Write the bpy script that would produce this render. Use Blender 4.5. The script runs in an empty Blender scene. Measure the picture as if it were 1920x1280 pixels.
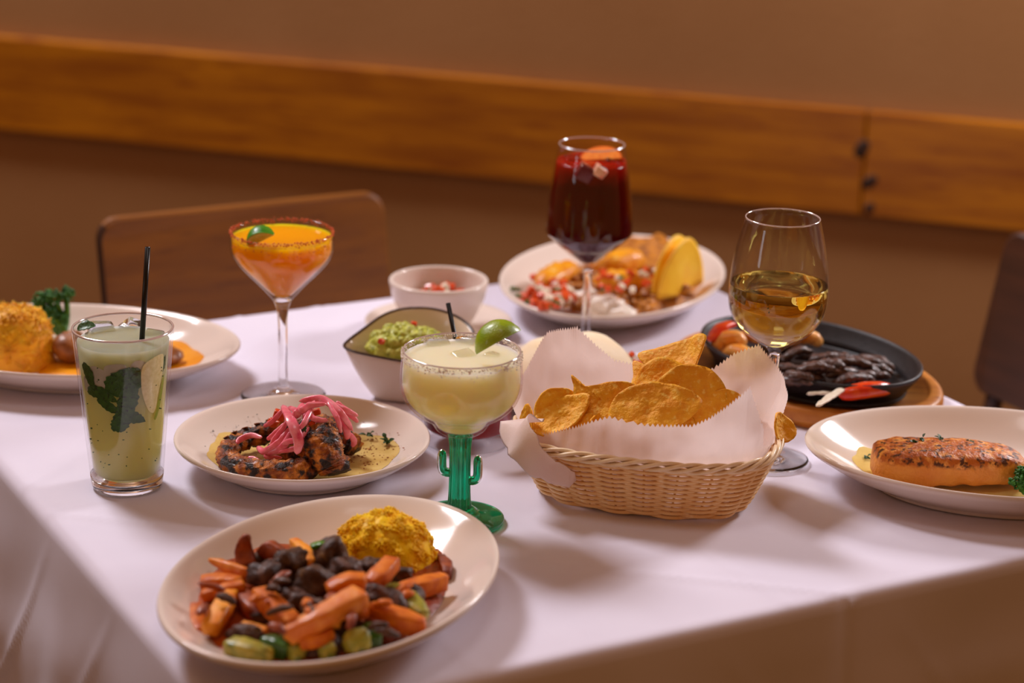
import bpy, bmesh, math, random
from mathutils import Vector, Matrix, noise

# ------------------------------------------------------------------ camera, world, lights, exposure
scene = bpy.context.scene
COL = scene.collection
TZ = 0.75                                   # table top above the floor
FPX, PITCH, ROLL, CAMH = 4200.0, math.radians(17.5), math.radians(1.4), 0.725
_fw = Vector((0, math.cos(PITCH), -math.sin(PITCH)))
_up0 = Vector((0, math.sin(PITCH), math.cos(PITCH)))
_rt0 = Vector((1, 0, 0))
_rt = _rt0 * math.cos(ROLL) + _up0 * math.sin(ROLL)
_up = _up0 * math.cos(ROLL) - _rt0 * math.sin(ROLL)
cam_data = bpy.data.cameras.new('camera')
cam = bpy.data.objects.new('camera', cam_data); COL.objects.link(cam)
cam.matrix_world = Matrix(((_rt.x, _up.x, -_fw.x, 0), (_rt.y, _up.y, -_fw.y, 0), (_rt.z, _up.z, -_fw.z, TZ + CAMH), (0, 0, 0, 1)))
cam_data.sensor_width = 36.0
cam_data.lens = FPX / 1920 * 36.0
cam_data.clip_start = 0.05
cam_data.dof.use_dof = True
cam_data.dof.focus_distance = 1.955
cam_data.dof.aperture_fstop = 3.6
scene.camera = cam

vs = scene.view_settings
vs.view_transform = 'Standard'; vs.look = 'None'; vs.exposure = 0.06; vs.gamma = 1.0; vs.use_curve_mapping = False
scene.cycles.max_bounces = 14
scene.cycles.transmission_bounces = 12
scene.cycles.transparent_max_bounces = 12
scene.cycles.glossy_bounces = 6
scene.cycles.sample_clamp_indirect = 6.0

def lin(c):
    return tuple(((v / 255) / 12.92 if v / 255 <= 0.04045 else ((v / 255 + 0.055) / 1.055) ** 2.4) for v in c)

world = bpy.data.worlds.new('world'); scene.world = world; world.use_nodes = True
bg = world.node_tree.nodes['Background']
bg.inputs[0].default_value = (0.62, 0.25, 0.065, 1)
bg.inputs[1].default_value = 0.40

def area(name, loc, target, size, energy, col, sy=None):
    d = bpy.data.lights.new(name, 'AREA'); d.energy = energy; d.color = col
    d.shape = 'RECTANGLE'; d.size = size; d.size_y = sy or size
    o = bpy.data.objects.new(name, d); COL.objects.link(o)
    o.location = loc
    o.rotation_euler = (Vector(target) - Vector(loc)).to_track_quat('-Z', 'Y').to_euler()
    return o
# a ceiling fitting beyond the table on the left, a wall lamp low on the right, a little daylight from the left of the camera
area('ceiling_light', (-1.66, 3.52, 3.30), (-0.1, 1.95, TZ), 0.80, 92, (0.95, 0.92, 0.98))
area('wall_lamp', (1.22, 2.82, 1.55), (0.15, 1.9, TZ), 0.34, 17, (0.97, 0.92, 0.95))
area('overhead_fill', (0.05, 1.45, 2.60), (0.05, 1.9, TZ), 0.5, 3.0, (0.97, 0.91, 0.93))  # added unseen fill above the table, lifts tops and inner walls
area('window_light', (-2.2, 0.55, 1.45), (-0.1, 1.8, TZ + 0.1), 0.3, 2.2, (0.86, 0.90, 1.0), 0.8)

# ------------------------------------------------------------------ helpers
def at(px, py, z=0.0):
    """the point at height z above the table that the photograph shows at this pixel"""
    d = _rt * ((px - 960) / FPX) - _up * ((py - 640) / FPX) + _fw
    t = (z - CAMH) / d.z
    return Vector((d.x * t, d.y * t, z))
def aty(px, py, y):
    d = _rt * ((px - 960) / FPX) - _up * ((py - 640) / FPX) + _fw
    t = y / d.y
    return Vector((d.x * t, y, CAMH + d.z * t))

WLOC = {}
def thing(name, loc, label, cat, group=None):
    """an Empty at a thing's base; loc is in metres with z above the table top"""
    o = bpy.data.objects.new(name, None); COL.objects.link(o)
    w = Vector((loc[0], loc[1], loc[2] + TZ)); o.location = w; WLOC[o.name] = w
    o.empty_display_size = 0.02
    return tag(o, label, cat, group)
def tag(o, label, cat, group=None, kind=None):
    o['label'] = label; o['category'] = cat
    if group: o['group'] = group
    if kind: o['kind'] = kind
    return o
def mk(name, VF, mat, parent=None, smooth=True, origin=None):
    """one mesh object; the points are in world metres with z above the table top"""
    V, F = VF[0], VF[1]
    if origin is None:
        n = len(V)
        xs = [v[0] for v in V]; ys = [v[1] for v in V]; zs = [v[2] for v in V]
        origin = Vector(((min(xs) + max(xs)) / 2, (min(ys) + max(ys)) / 2, min(zs)))
    else:
        origin = Vector(origin)
    me = bpy.data.meshes.new(name)
    me.from_pydata([(v[0] - origin.x, v[1] - origin.y, v[2] - origin.z) for v in V], [], F)
    if len(VF) > 2:
        me.polygons.foreach_set('material_index', VF[2])
    me.polygons.foreach_set('use_smooth', [smooth] * len(F))
    for m in (mat if isinstance(mat, (list, tuple)) else [mat]):
        me.materials.append(m)
    me.update()
    o = bpy.data.objects.new(name, me); COL.objects.link(o)
    w = origin + Vector((0, 0, TZ)); WLOC[o.name] = w
    if parent is not None:
        o.parent = parent; o.location = w - WLOC[parent.name]
    else:
        o.location = w
    return o
def struct(o):
    o['kind'] = 'structure'; return o

def catmull(pts, n):
    P = [Vector(p) for p in pts]
    if len(P) == 2:
        return [P[0].lerp(P[1], i / (n - 1)) for i in range(n)]
    Q = [P[0] * 2 - P[1]] + P + [P[-1] * 2 - P[-2]]
    out = []
    m = len(P) - 1
    for i in range(n):
        t = i / (n - 1) * m; k = min(int(t), m - 1); f = t - k
        a, b, c, d = Q[k], Q[k + 1], Q[k + 2], Q[k + 3]
        out.append(0.5 * ((2 * b) + (c - a) * f + (2 * a - 5 * b + 4 * c - d) * f * f + (3 * b - a - 3 * c + d) * f ** 3))
    return out
def interp(lst, t):
    if not isinstance(lst, (list, tuple)): return lst
    x = t * (len(lst) - 1); k = min(int(x), len(lst) - 2); f = x - k
    return lst[k] * (1 - f) + lst[k + 1] * f
def nz(p, f, s=0.0):
    return noise.noise(Vector((p[0] * f + s, p[1] * f + s * 1.7, p[2] * f - s)))

def loft(pts, w, h, n=10, p=2.0, seg=14, up=(0, 0, 1), end=0.15, amp=0.0, freq=150, seed=0.0, twist=0.0, closed=False):
    """a solid drawn along a path; w, h are half sizes (numbers or lists along the path)"""
    if closed:
        path = [Vector(q) for q in pts]; seg = len(path)
    else:
        path = catmull(pts, seg)
    V, F = [], []
    upv = Vector(up)
    for i, c in enumerate(path):
        if closed: T = path[(i + 1) % seg] - path[i - 1]
        else: T = path[min(i + 1, seg - 1)] - path[max(i - 1, 0)]
        T.normalize()
        S = T.cross(upv)
        if S.length < 1e-4: S = T.cross(Vector((1, 0.2, 0)))
        S.normalize(); U = S.cross(T)
        t = i / (seg - 1)
        k = 1.0
        if not closed and end > 0:
            e = min(t, 1 - t)
            if e < end: k = math.sqrt(max(0.0, 1 - (1 - e / end) ** 2))
            k = max(k, 0.06)
        a0 = twist * t
        ww, hh = interp(w, t) * k, interp(h, t) * k
        for j in range(n):
            a = 2 * math.pi * j / n
            ca, sa = math.cos(a), math.sin(a)
            x = ww * math.copysign(abs(ca) ** (2 / p), ca); y = hh * math.copysign(abs(sa) ** (2 / p), sa)
            if a0: x, y = x * math.cos(a0) - y * math.sin(a0), x * math.sin(a0) + y * math.cos(a0)
            q = c + S * x + U * y
            if amp:
                q = q + (q - c).normalized() * amp * k * (nz(q, freq, seed) + 0.5 * nz(q, freq * 2.3, seed))
            V.append(q)
    m = seg if closed else seg - 1
    for i in range(m):
        i2 = (i + 1) % seg
        for j in range(n):
            j2 = (j + 1) % n
            F.append((i * n + j, i * n + j2, i2 * n + j2, i2 * n + j))
    if not closed:
        F.append(tuple(range(n))[::-1]); F.append(tuple(range((seg - 1) * n, seg * n)))
    return V, F

_ICO = {}
def ico(sub):
    if sub not in _ICO:
        bm = bmesh.new(); bmesh.ops.create_icosphere(bm, subdivisions=sub, radius=1.0)
        bm.verts.ensure_lookup_table()
        _ICO[sub] = ([v.co.copy() for v in bm.verts], [tuple(v.index for v in f.verts) for f in bm.faces]); bm.free()
    return _ICO[sub]
def blob(c, r, sub=3, amp=0.15, freq=1.6, seed=0.0, rot=(0, 0, 0), flat=None, amp2=0.0, freq2=6.0):
    V0, F = ico(sub); c = Vector(c)
    E = Matrix.Rotation(rot[2], 3, 'Z') @ Matrix.Rotation(rot[1], 3, 'Y') @ Matrix.Rotation(rot[0], 3, 'X')
    r = Vector(r) if not isinstance(r, (int, float)) else Vector((r, r, r))
    V = []
    for v in V0:
        k = 1 + amp * nz(v, freq, seed) * 1.6
        if amp2: k += amp2 * nz(v, freq2, seed + 3)
        q = Vector((v.x * r.x, v.y * r.y, v.z * r.z)) * k
        q = E @ q + c
        if flat is not None and q.z < flat: q.z = flat
        V.append(q)
    return V, F
def merge(parts):
    V, F = [], []
    for v, f in parts:
        b = len(V); V += list(v); F += [tuple(i + b for i in g) for g in f]
    return V, F

def lathe(prof, c, n=48, sx=1.0, sy=1.0, ang=0.0, closed=False):
    """profile of (r, z) turned round c; sx, sy make it oval; a closed profile joins its ends"""
    V, F = [], []; idx = []
    ca, sa = math.cos(ang), math.sin(ang)
    for r, z in prof:
        if r < 1e-7:
            idx.append((len(V),)); V.append(Vector((c[0], c[1], c[2] + z)))
        else:
            idx.append(tuple(range(len(V), len(V) + n)))
            for j in range(n):
                a = 2 * math.pi * j / n
                x, y = r * sx * math.cos(a), r * sy * math.sin(a)
                V.append(Vector((c[0] + x * ca - y * sa, c[1] + x * sa + y * ca, c[2] + z)))
    m = len(prof) if closed else len(prof) - 1
    for i in range(m):
        A, B = idx[i], idx[(i + 1) % len(prof)]
        for j in range(n):
            j2 = (j + 1) % n
            if len(A) == 1 and len(B) == 1: break
            if len(A) == 1: F.append((A[0], B[j2], B[j]))
            elif len(B) == 1: F.append((A[j], A[j2], B[0]))
            else: F.append((A[j], A[j2], B[j2], B[j]))
    return V, F
def spl(prof, k=4):
    """smooth a (r, z) profile"""
    P = catmull([Vector((r, z, 0)) for r, z in prof], (len(prof) - 1) * k + 1)
    return [(max(0.0, q.x), q.y) for q in P]

def boxm(c, s, rot=0.0, bev=0.0, tilt=None, seg=2):
    bm = bmesh.new(); bmesh.ops.create_cube(bm, size=1.0)
    for v in bm.verts: v.co = Vector((v.co.x * s[0], v.co.y * s[1], v.co.z * s[2]))
    if bev: bmesh.ops.bevel(bm, geom=list(bm.edges), offset=bev, segments=seg, affect='EDGES', profile=0.6)
    E = Matrix.Rotation(rot, 3, 'Z')
    if tilt: E = E @ Matrix.Rotation(tilt[1], 3, 'Y') @ Matrix.Rotation(tilt[0], 3, 'X')
    bm.verts.ensure_lookup_table()
    V = [E @ v.co + Vector(c) for v in bm.verts]; F = [tuple(v.index for v in f.verts) for f in bm.faces]
    bm.free(); return V, F
def disk_fan(outline, c, rings, zf):
    """a patch between a centre and an outline: zf(point, t) gives its height"""
    V = [Vector((c[0], c[1], zf(c, 0.0)))]; F = []; n = len(outline)
    for i in range(1, rings + 1):
        t = i / rings
        for o in outline:
            q = Vector((c[0] + (o[0] - c[0]) * t, c[1] + (o[1] - c[1]) * t, 0)); q.z = zf(q, t); V.append(q)
    for j in range(n):
        F.append((0, 1 + j, 1 + (j + 1) % n))
    for i in range(rings - 1):
        a = 1 + i * n; b = a + n
        for j in range(n):
            j2 = (j + 1) % n; F.append((a + j, b + j, b + j2, a + j2))
    return V, F
def closed_curve(pts, n):
    P = [Vector(p) for p in pts]; m = len(P); out = []
    for i in range(n):
        t = i / n * m; k = int(t) % m; f = t - int(t)
        a, b, c, d = P[k - 1], P[k], P[(k + 1) % m], P[(k + 2) % m]
        out.append(0.5 * ((2 * b) + (c - a) * f + (2 * a - 5 * b + 4 * c - d) * f * f + (3 * b - a - 3 * c + d) * f ** 3))
    return out

# ------------------------------------------------------------------ materials
_M = {}
def M(name, col, rough=0.5, col2=None, scale=150, thr=(0.4, 0.6), col3=None, scale3=400, thr3=(0.6, 0.68), bump=0.0, bscale=400,
      sss=0.0, sssr=(0.01, 0.006, 0.004), trans=0.0, ior=1.45, coat=0.0, spec=0.5, detail=4, stretch=None, metal=0.0, sheen=0.0, transl=0.0):
    if name in _M: return _M[name]
    m = bpy.data.materials.new(name); m.use_nodes = True; _M[name] = m
    nt = m.node_tree; N = nt.nodes; L = nt.links
    b = N['Principled BSDF']
    b.inputs['Base Color'].default_value = (*lin(col), 1)
    b.inputs['Roughness'].default_value = rough
    b.inputs['IOR'].default_value = ior
    b.inputs['Specular IOR Level'].default_value = spec
    b.inputs['Transmission Weight'].default_value = trans
    b.inputs['Coat Weight'].default_value = coat * 0.5
    b.inputs['Coat Roughness'].default_value = 0.08
    b.inputs['Metallic'].default_value = metal
    if sheen: b.inputs['Sheen Weight'].default_value = sheen
    if sss:
        b.inputs['Subsurface Weight'].default_value = sss
        b.inputs['Subsurface Radius'].default_value = (1, 0.8, 0.55)
        b.inputs['Subsurface Scale'].default_value = sssr[0]
    tc = N.new('ShaderNodeTexCoord'); vec = tc.outputs['Object']
    if stretch:
        mp = N.new('ShaderNodeMapping'); mp.inputs['Scale'].default_value = stretch
        L.new(vec, mp.inputs['Vector']); vec = mp.outputs['Vector']
    def nzn(s, d=detail):
        t = N.new('ShaderNodeTexNoise'); t.inputs['Scale'].default_value = s; t.inputs['Detail'].default_value = d
        L.new(vec, t.inputs['Vector']); return t.outputs['Fac']
    def step(o, a, c):
        r = N.new('ShaderNodeMapRange'); r.inputs[1].default_value = a; r.inputs[2].default_value = c; L.new(o, r.inputs[0]); return r.outputs[0]
    if col2 is not None:
        mx = N.new('ShaderNodeMix'); mx.data_type = 'RGBA'
        mx.inputs[6].default_value = (*lin(col), 1); mx.inputs[7].default_value = (*lin(col2), 1)
        L.new(step(nzn(scale), *thr), mx.inputs[0]); out = mx.outputs[2]
        if col3 is not None:
            m3 = N.new('ShaderNodeMix'); m3.data_type = 'RGBA'; L.new(out, m3.inputs[6]); m3.inputs[7].default_value = (*lin(col3), 1)
            L.new(step(nzn(scale3), *thr3), m3.inputs[0]); out = m3.outputs[2]
        L.new(out, b.inputs['Base Color'])
    if bump:
        bn = N.new('ShaderNodeBump'); bn.inputs['Strength'].default_value = 1.0; bn.inputs['Distance'].default_value = bump
        L.new(nzn(bscale), bn.inputs['Height']); L.new(bn.outputs[0], b.inputs['Normal'])
    if transl:
        tr = N.new('ShaderNodeBsdfTranslucent'); tr.inputs[0].default_value = (*lin(col), 1)
        ms = N.new('ShaderNodeMixShader'); ms.inputs[0].default_value = transl
        L.new(b.outputs[0], ms.inputs[1]); L.new(tr.outputs[0], ms.inputs[2]); L.new(ms.outputs[0], N['Material Output'].inputs[0])
    return m

glass = M('clear_glass', (255, 255, 255), 0.0, trans=1.0, ior=1.48)
china = M('white_china', (230, 215, 204), 0.12, spec=0.5, coat=0.3)
china_cream = M('cream_china', (228, 210, 190), 0.15, spec=0.5, coat=0.3)
# ------------------------------------------------------------------ the setting
def turned(o, ang):
    """give a mesh its own turned frame without moving its points"""
    R = Matrix.Rotation(-ang, 4, 'Z'); o.data.transform(R); o.rotation_euler = (0, 0, ang); return o

WA = math.radians(-18.0)
WE = Vector((math.cos(WA), math.sin(WA), 0)); WN = Vector((math.sin(WA), -math.cos(WA), 0)); W0 = Vector((0, 3.55, 0))
def wallbox(s0, s1, z0, z1, d0, d1):
    V = []
    for s in (s0, s1):
        for d in (d0, d1):
            for z in (z0, z1):
                q = W0 + WE * s + WN * d; V.append(Vector((q.x, q.y, z)))
    return V, [(0, 1, 3, 2), (4, 6, 7, 5), (0, 4, 5, 1), (2, 3, 7, 6), (0, 2, 6, 4), (1, 5, 7, 3)]
wall_mat = M('beige_plaster', (168, 120, 72), 0.75, (160, 112, 64), 3, (0.35, 0.65), bump=0.0006, bscale=120)
floor_mat = M('brown_floor', (84, 58, 40), 0.5, (66, 44, 30), 4, (0.4, 0.6))
wall = struct(turned(mk('wall_back', wallbox(-4.5, 4.5, -TZ, 2.25, -0.12, 0.0), wall_mat, smooth=False), WA))
floor = struct(mk('floor', boxm((0, 1.2, -TZ - 0.05), (9, 7.5, 0.1)), floor_mat, smooth=False))
pine = M('pine_board', (190, 116, 6), 0.42, (148, 80, 3), 5, (0.3, 0.7), col3=(134, 64, 4), scale3=14, thr3=(0.55, 0.75), stretch=(0.9, 6, 9), coat=0.15)
BZ0, BZ1 = -0.117, 0.047
trim = struct(thing('trim_1', (0, 3.53, BZ0), 'x', 'x')); del trim['label']; del trim['category']
JS = 0.565
for a, b in ((-4.5, JS - 0.0008), (JS + 0.0008, 4.5)):
    pl = wallbox(a, b, BZ0, BZ1, 0.0005, 0.02)
    o = mk('plank', pl, pine, trim, smooth=False); turned(o, WA)
    bv = o.modifiers.new('bevel', 'BEVEL'); bv.width = 0.004; bv.segments = 2
knot_m = M('knot', (38, 20, 10), 0.6, (64, 34, 14), 120, (0.4, 0.6))
for ds, z, rx, rz in ((-0.004, -0.012, 0.012, 0.015), (0.012, -0.062, 0.013, 0.011), (0.014, -0.103, 0.009, 0.009)):
    q = W0 + WE * (JS + ds) + WN * 0.0198
    V, F = ico(2)
    V = [q + WE * (v.x * rx * (1 + 0.3 * nz(v, 2, z * 90))) + WN * (v.y * 0.0016) + Vector((0, 0, z + v.z * rz + v.x * rx * 0.4)) for v in V]
    mk('knot', (V, F), knot_m, trim)
st = struct(mk('trim_2', wallbox(-1.10, -1.04, -TZ, BZ0 - 0.001, 0.0003, 0.006), wall_mat, smooth=False)); turned(st, WA)
bb = struct(mk('baseboard_back', wallbox(-4.5, 4.5, -TZ, -TZ + 0.1, 0.0003, 0.014), M('base_wood', (92, 58, 34), 0.5), smooth=False)); turned(bb, WA)

# ------------------------------------------------------------------ table, cloth, chairs
TA = math.radians(28.7)
TU = Vector((math.cos(TA), math.sin(TA), 0)); TV = Vector((-math.sin(TA), math.cos(TA), 0))
U0, U1, V0_, V1_ = 0.505, 1.428, 1.314, 2.233
def tuv(u, v, z=0.0): 
    q = TU * u + TV * v; return Vector((q.x, q.y, z))
wood_dark = M('chair_wood', (136, 80, 12), 0.45, (110, 60, 7), 6, (0.3, 0.7), col3=(100, 52, 10), scale3=16, thr3=(0.58, 0.75), stretch=(1.0, 6, 8), coat=0.1)
wood_deep = M('dark_wood_and_shaded_edge', (58, 30, 14), 0.45)
table = thing('dining_table', (*tuv((U0 + U1) / 2, (V0_ + V1_) / 2)[:2], -TZ), 'square dining table hidden under the white tablecloth', 'table')
def tbox(u0, u1, v0, v1, z0, z1):
    return [tuv(u, v, z) for u in (u0, u1) for v in (v0, v1) for z in (z0, z1)], [(0, 1, 3, 2), (4, 6, 7, 5), (0, 4, 5, 1), (2, 3, 7, 6), (0, 2, 6, 4), (1, 5, 7, 3)]
mk('table_top', tbox(U0 + 0.012, U1 - 0.012, V0_ + 0.012, V1_ - 0.012, -0.034, -0.004), wood_deep, table, False)
for u in (U0 + 0.09, U1 - 0.09):
    for v in (V0_ + 0.09, V1_ - 0.09):
        mk('leg', tbox(u - 0.03, u + 0.03, v - 0.03, v + 0.03, -TZ, -0.034), wood_deep, table, False)

FOLDS = [(at(930, 1045), at(1570, 1110)), (at(170, 842), at(300, 760)), (at(390, 640), at(470, 575))]
def build_cloth():
    drop = 0.26; R = 0.011
    n = 230
    V, F = [], []
    L0, L1, M0, M1 = U0 - drop, U1 + drop, V0_ - drop, V1_ + drop
    def crease(u, v):
        z = -0.0009
        # pressed fold lines and soft undulation, all at or below the table top level
        z -= 0.0009 * (0.5 + 0.5 * nz((u, v, 0), 7, 1.0)) + 0.0005 * (0.5 + 0.5 * nz((u, v, 0), 22, 4.0))
        for val, ax in ((0.5 * (U0 + U1) + 0.012, 0), (0.5 * (V0_ + V1_) - 0.02, 1), (V0_ + 0.17, 1), (U0 + 0.2, 0)):
            d = (u if ax == 0 else v) - val
            z += 0.0006 * math.exp(-(d / 0.0035) ** 2)
        # pressed diagonal folds: the cloth lies turned by 45 degrees on the table
        w = TU * u + TV * v
        for p, q in FOLDS:
            e = (q - p).normalized(); d = (w.x - p.x) * -e.y + (w.y - p.y) * e.x
            z += 0.0016 * math.exp(-(d / 0.0045) ** 2) * (1 if d > 0 else math.exp(-(d / 0.002) ** 2))
        return min(z, 0.0009)
    for i in range(n + 1):
        for j in range(n + 1):
            # denser rows near the table edge
            u = L0 + (L1 - L0) * i / n; v = M0 + (M1 - M0) * j / n
            cu, cv = min(max(u, U0 + R), U1 - R), min(max(v, V0_ + R), V1_ - R)
            du, dv = u - cu, v - cv; e = math.hypot(du, dv)
            if e < 1e-9:
                V.append(tuv(u, v, crease(u, v))); continue
            nu, nv = du / e, dv / e
            if e < R * math.pi / 2:
                a = e / R; off, z = R * math.sin(a), -R * (1 - math.cos(a))
            else:
                dd = e - R * math.pi / 2; z = -R - dd; off = R
                along = (u * abs(nv) + v * abs(nu))
                k = min(1.0, dd / 0.18)
                corner = abs(nu * nv) * 2
                wv = 0.5 + 0.5 * math.sin(along * 2 * math.pi / 0.21 + 1.1 + 0.8 * nz((u, v, 0), 3, 2.0))
                off += k * (0.006 + 0.010 * wv * wv) + 0.004 * k * nz((u, v, 0), 14, 5.0)
                off += 0.006 * k * nz((u * 1.0, v * 1.0 + z * 2.2, 0), 6, 9.0) + 0.004 * k * math.exp(-(((along * 1.4 + z * 1.1) % 0.23 - 0.1) / 0.006) ** 2)
                ang = math.atan2(dv, du)
                off += corner * k * 0.05 * (0.5 + 0.5 * math.cos(ang * 8))
            V.append(tuv(cu + nu * off, cv + nv * off, z + crease(cu, cv) * max(0, 1 - e / R)))
    w = n + 1
    for i in range(n):
        for j in range(n):
            F.append((i * w + j, (i + 1) * w + j, (i + 1) * w + j + 1, i * w + j + 1))
    # the small pinch in the near edge
    pin = tuv(0.269 * TU.x + 1.640 * TU.y, V0_)
    for q in V:
        d = math.hypot(q.x - 0.272, q.y - 1.641)
        if d < 0.03:
            q.z += 0.0035 * math.exp(-((q.x - 0.272) / 0.006) ** 2) * (1 - d / 0.03)
            q.y -= 0.005 * math.exp(-((q.x - 0.272) / 0.006) ** 2) * (1 - d / 0.03)
    return V, F
cloth_m = M('white_linen', (226, 220, 236), 0.85, (220, 214, 231), 9, (0.3, 0.7), bump=0.00012, bscale=2600, sheen=0.15)
cloth = tag(mk('tablecloth', build_cloth(), cloth_m, origin=(*tuv((U0 + U1) / 2, (V0_ + V1_) / 2)[:2], -0.3)), 'white linen tablecloth draped over the square table', 'tablecloth')

def chair(u, v, face, wm, label, top=0.068):
    """face: angle of the direction from the table to the chair back"""
    Y = Vector((math.cos(face), math.sin(face), 0)); X = Vector((Y.y, -Y.x, 0))
    base = tuv(u, v)
    def L(x, y, z): q = base + X * x + Y * y; return Vector((q.x, q.y, z))
    t = thing('dining_chair', (base.x, base.y, -TZ), label, 'chair', 'wooden chairs at the table')
    # back panel: rounded board, leaning back
    hw, z0, z1, r, th, lean = 0.183, -0.145, top, 0.026, 0.016, math.tan(math.radians(11))
    out = []
    for cx, cz, a0 in ((hw - r, z1 - r, 0), (-hw + r, z1 - r, 90), (-hw + r, z0 + r, 180), (hw - r, z0 + r, 270)):
        for k in range(7):
            a = math.radians(a0 + 15 * k); out.append((cx + r * math.cos(a), cz + r * math.sin(a)))
    n = len(out); V = []; F = []
    for inset, d in ((0.003, 0.0), (0.0, 0.003), (0.0, th - 0.003), (0.003, th)):
        for x, z in out:
            xx = x * (1 - inset / hw); zz = (z - (z0 + z1) / 2) * (1 - inset / 0.1) + (z0 + z1) / 2
            V.append(L(xx, d + (zz - z0) * lean + 0.25 * xx * xx, zz))
    for k in range(3):
        for j in range(n):
            F.append((k * n + j, k * n + (j + 1) % n, (k + 1) * n + (j + 1) % n, (k + 1) * n + j))
    F.append(tuple(range(n))[::-1]); F.append(tuple(range(3 * n, 4 * n)))
    o = mk('backrest', (V, F, [1 if (out[j][0] < -hw + 0.012) else 0 for k in range(3) for j in range(n)] + [0, 0]), [wm, wood_deep], t, False); turned(o, face - math.pi / 2)  # left edge gets the darker wood: shade on that side painted in
    sz = -0.30
    o = mk('seat', ([L(x, y, z) for x in (-0.2, 0.2) for y in (-0.43, -0.02) for z in (sz - 0.022, sz)], [(0, 1, 3, 2), (4, 6, 7, 5), (0, 4, 5, 1), (2, 3, 7, 6), (0, 2, 6, 4), (1, 5, 7, 3)]), wm, t, False)
    turned(o, face - math.pi / 2); bv = o.modifiers.new('bevel', 'BEVEL'); bv.width = 0.008; bv.segments = 2
    for s in (-1, 1):
        mk('post', loft([L(s * 0.15, 0.018 + 0.25 * 0.15 ** 2 - 0.03, sz - 0.02), L(s * 0.15, 0.018 + 0.0056, -0.15), L(s * 0.15, 0.028 + 0.19 * lean, 0.03)], 0.011, 0.009, 8, 3, 10, up=Y, end=0.03), wood_deep, t)
        mk('leg', loft([L(s * 0.17, -0.05, sz - 0.022), L(s * 0.185, 0.03, -TZ)], 0.016, 0.016, 8, 4, 4, up=Y, end=0), wood_deep, t)
        mk('leg', loft([L(s * 0.17, -0.39, sz - 0.022), L(s * 0.18, -0.41, -TZ)], 0.016, 0.016, 8, 4, 4, up=Y, end=0), wood_deep, t)
    return t
wood_right = M('chair_wood_dark', (74, 40, 22), 0.4, (56, 30, 16), 6, (0.3, 0.7), stretch=(1, 6, 8))
chair(0.965, 2.385, TA + math.pi / 2, wood_dark, 'brown wooden chair with a wide back panel, behind the orange cocktail')
chair(1.745, 1.846, TA, wood_right, 'dark wooden chair at the right edge, beyond the salmon plate', 0.052)
# ------------------------------------------------------------------ plates
PR_OUT = [(0, .004), (.50, .004), (.575, .003), (.60, 0), (.635, 0), (.66, .004), (.74, .0095), (.86, .0185), (.965, .0295), (.995, .0335), (1.003, .0362), (.995, .0385), (.982, .0383)]
PR_IN = [(.965, .0372), (.93, .0335), (.86, .0255), (.78, .0175), (.71, .0122), (.64, .0092), (.55, .0082), (.3, .008), (0, .008)]
def plate(name, c, a, b, ang, h, mat, label, cat='plate', group=None):
    k = h / .0385
    prof = spl(PR_OUT + PR_IN, 3)
    prof[0] = (0, prof[0][1]); prof[-1] = (0, prof[-1][1])
    o = mk(name, lathe([(r, z * k) for r, z in prof], (c[0], c[1], 0), 96, a, b, ang), mat, origin=(c[0], c[1], 0))
    return tag(o, label, cat, group)
def plate_z(c, a, b, ang, h):
    k = h / .0385
    P = sorted(PR_IN)
    def f(q):
        dx, dy = q[0] - c[0], q[1] - c[1]
        x = (dx * math.cos(ang) + dy * math.sin(ang)) / a; y = (-dx * math.sin(ang) + dy * math.cos(ang)) / b
        s = min(math.hypot(x, y), .965)
        for (r0, z0), (r1, z1) in zip(P, P[1:]):
            if r0 <= s <= r1: return k * (z0 + (z1 - z0) * (s - r0) / (r1 - r0))
        return k * P[-1][1]
    return f
D = math.radians
FRONT = ((-.1328, 1.5845), .1695, .1198, D(69.5), .037)
SALM = ((.4377, 1.895), .1707, .1181, D(-8.4), .037)
TACO = ((.1137, 2.4611), .1795, .1242, D(73.2), .034)
LEFT = ((-.4513, 2.1684), .177, .1194, D(-7.3), .034)
OCT = ((-.1876, 1.9079), .1154, .1144, 0.0, .030)
BURR = ((.052, 2.118), .1, .098, 0.0, .026)
G_OV = 'oval white platters'
plate('oval_platter', *FRONT, china, 'oval white platter holding carrots, beef chunks and yellow rice, nearest the camera', 'plate', G_OV)
plate('oval_platter', *SALM, china, 'oval white platter holding the salmon fillet, at the right edge', 'plate', G_OV)
plate('oval_platter', *TACO, china, 'oval white platter holding a yellow taco shell, behind the dark red sangria', 'plate', G_OV)
plate('oval_platter', *LEFT, china, 'oval white platter holding rice and broccoli, behind the mint drink', 'plate', G_OV)
plate('round_plate', *OCT, china, 'round white plate holding charred octopus and pink onions', 'plate')
plate('round_plate', *BURR, china, 'white plate under the folded tortilla, behind the chip basket', 'plate')
zFRONT, zSALM, zTACO, zLEFT, zOCT, zBURR = [plate_z(*p) for p in (FRONT, SALM, TACO, LEFT, OCT, BURR)]

# salsa bowl on its saucer
SC = (-.080, 2.318)
tag(mk('saucer', lathe(spl([(0, .003), (.035, .003), (.042, 0), (.046, 0), (.05, .004), (.070, .010), (.079, .0145), (.0795, .0165), (.077, .017), (.066, .012), (.05, .007), (.04, .006), (0, .006)], 3), (*SC, 0), 64), china, origin=(*SC, 0)),
    'small white saucer under the round salsa bowl', 'saucer')
SB = (-.0803, 2.312)
tag(mk('salsa_bowl', lathe(spl([(0, .0095), (.020, .0095), (.026, .0065), (.029, .0065), (.031, .010), (.040, .024), (.049, .042), (.0525, .056), (.0535, .062), (.0525, .0645), (.0490, .0645), (.0475, .061), (.0455, .048), (.037, .027), (.024, .015), (0, .013)], 3), (*SB, 0), 64), china, origin=(*SB, 0)),
    'round white bowl of tomato salsa standing on a saucer', 'bowl')

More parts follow.
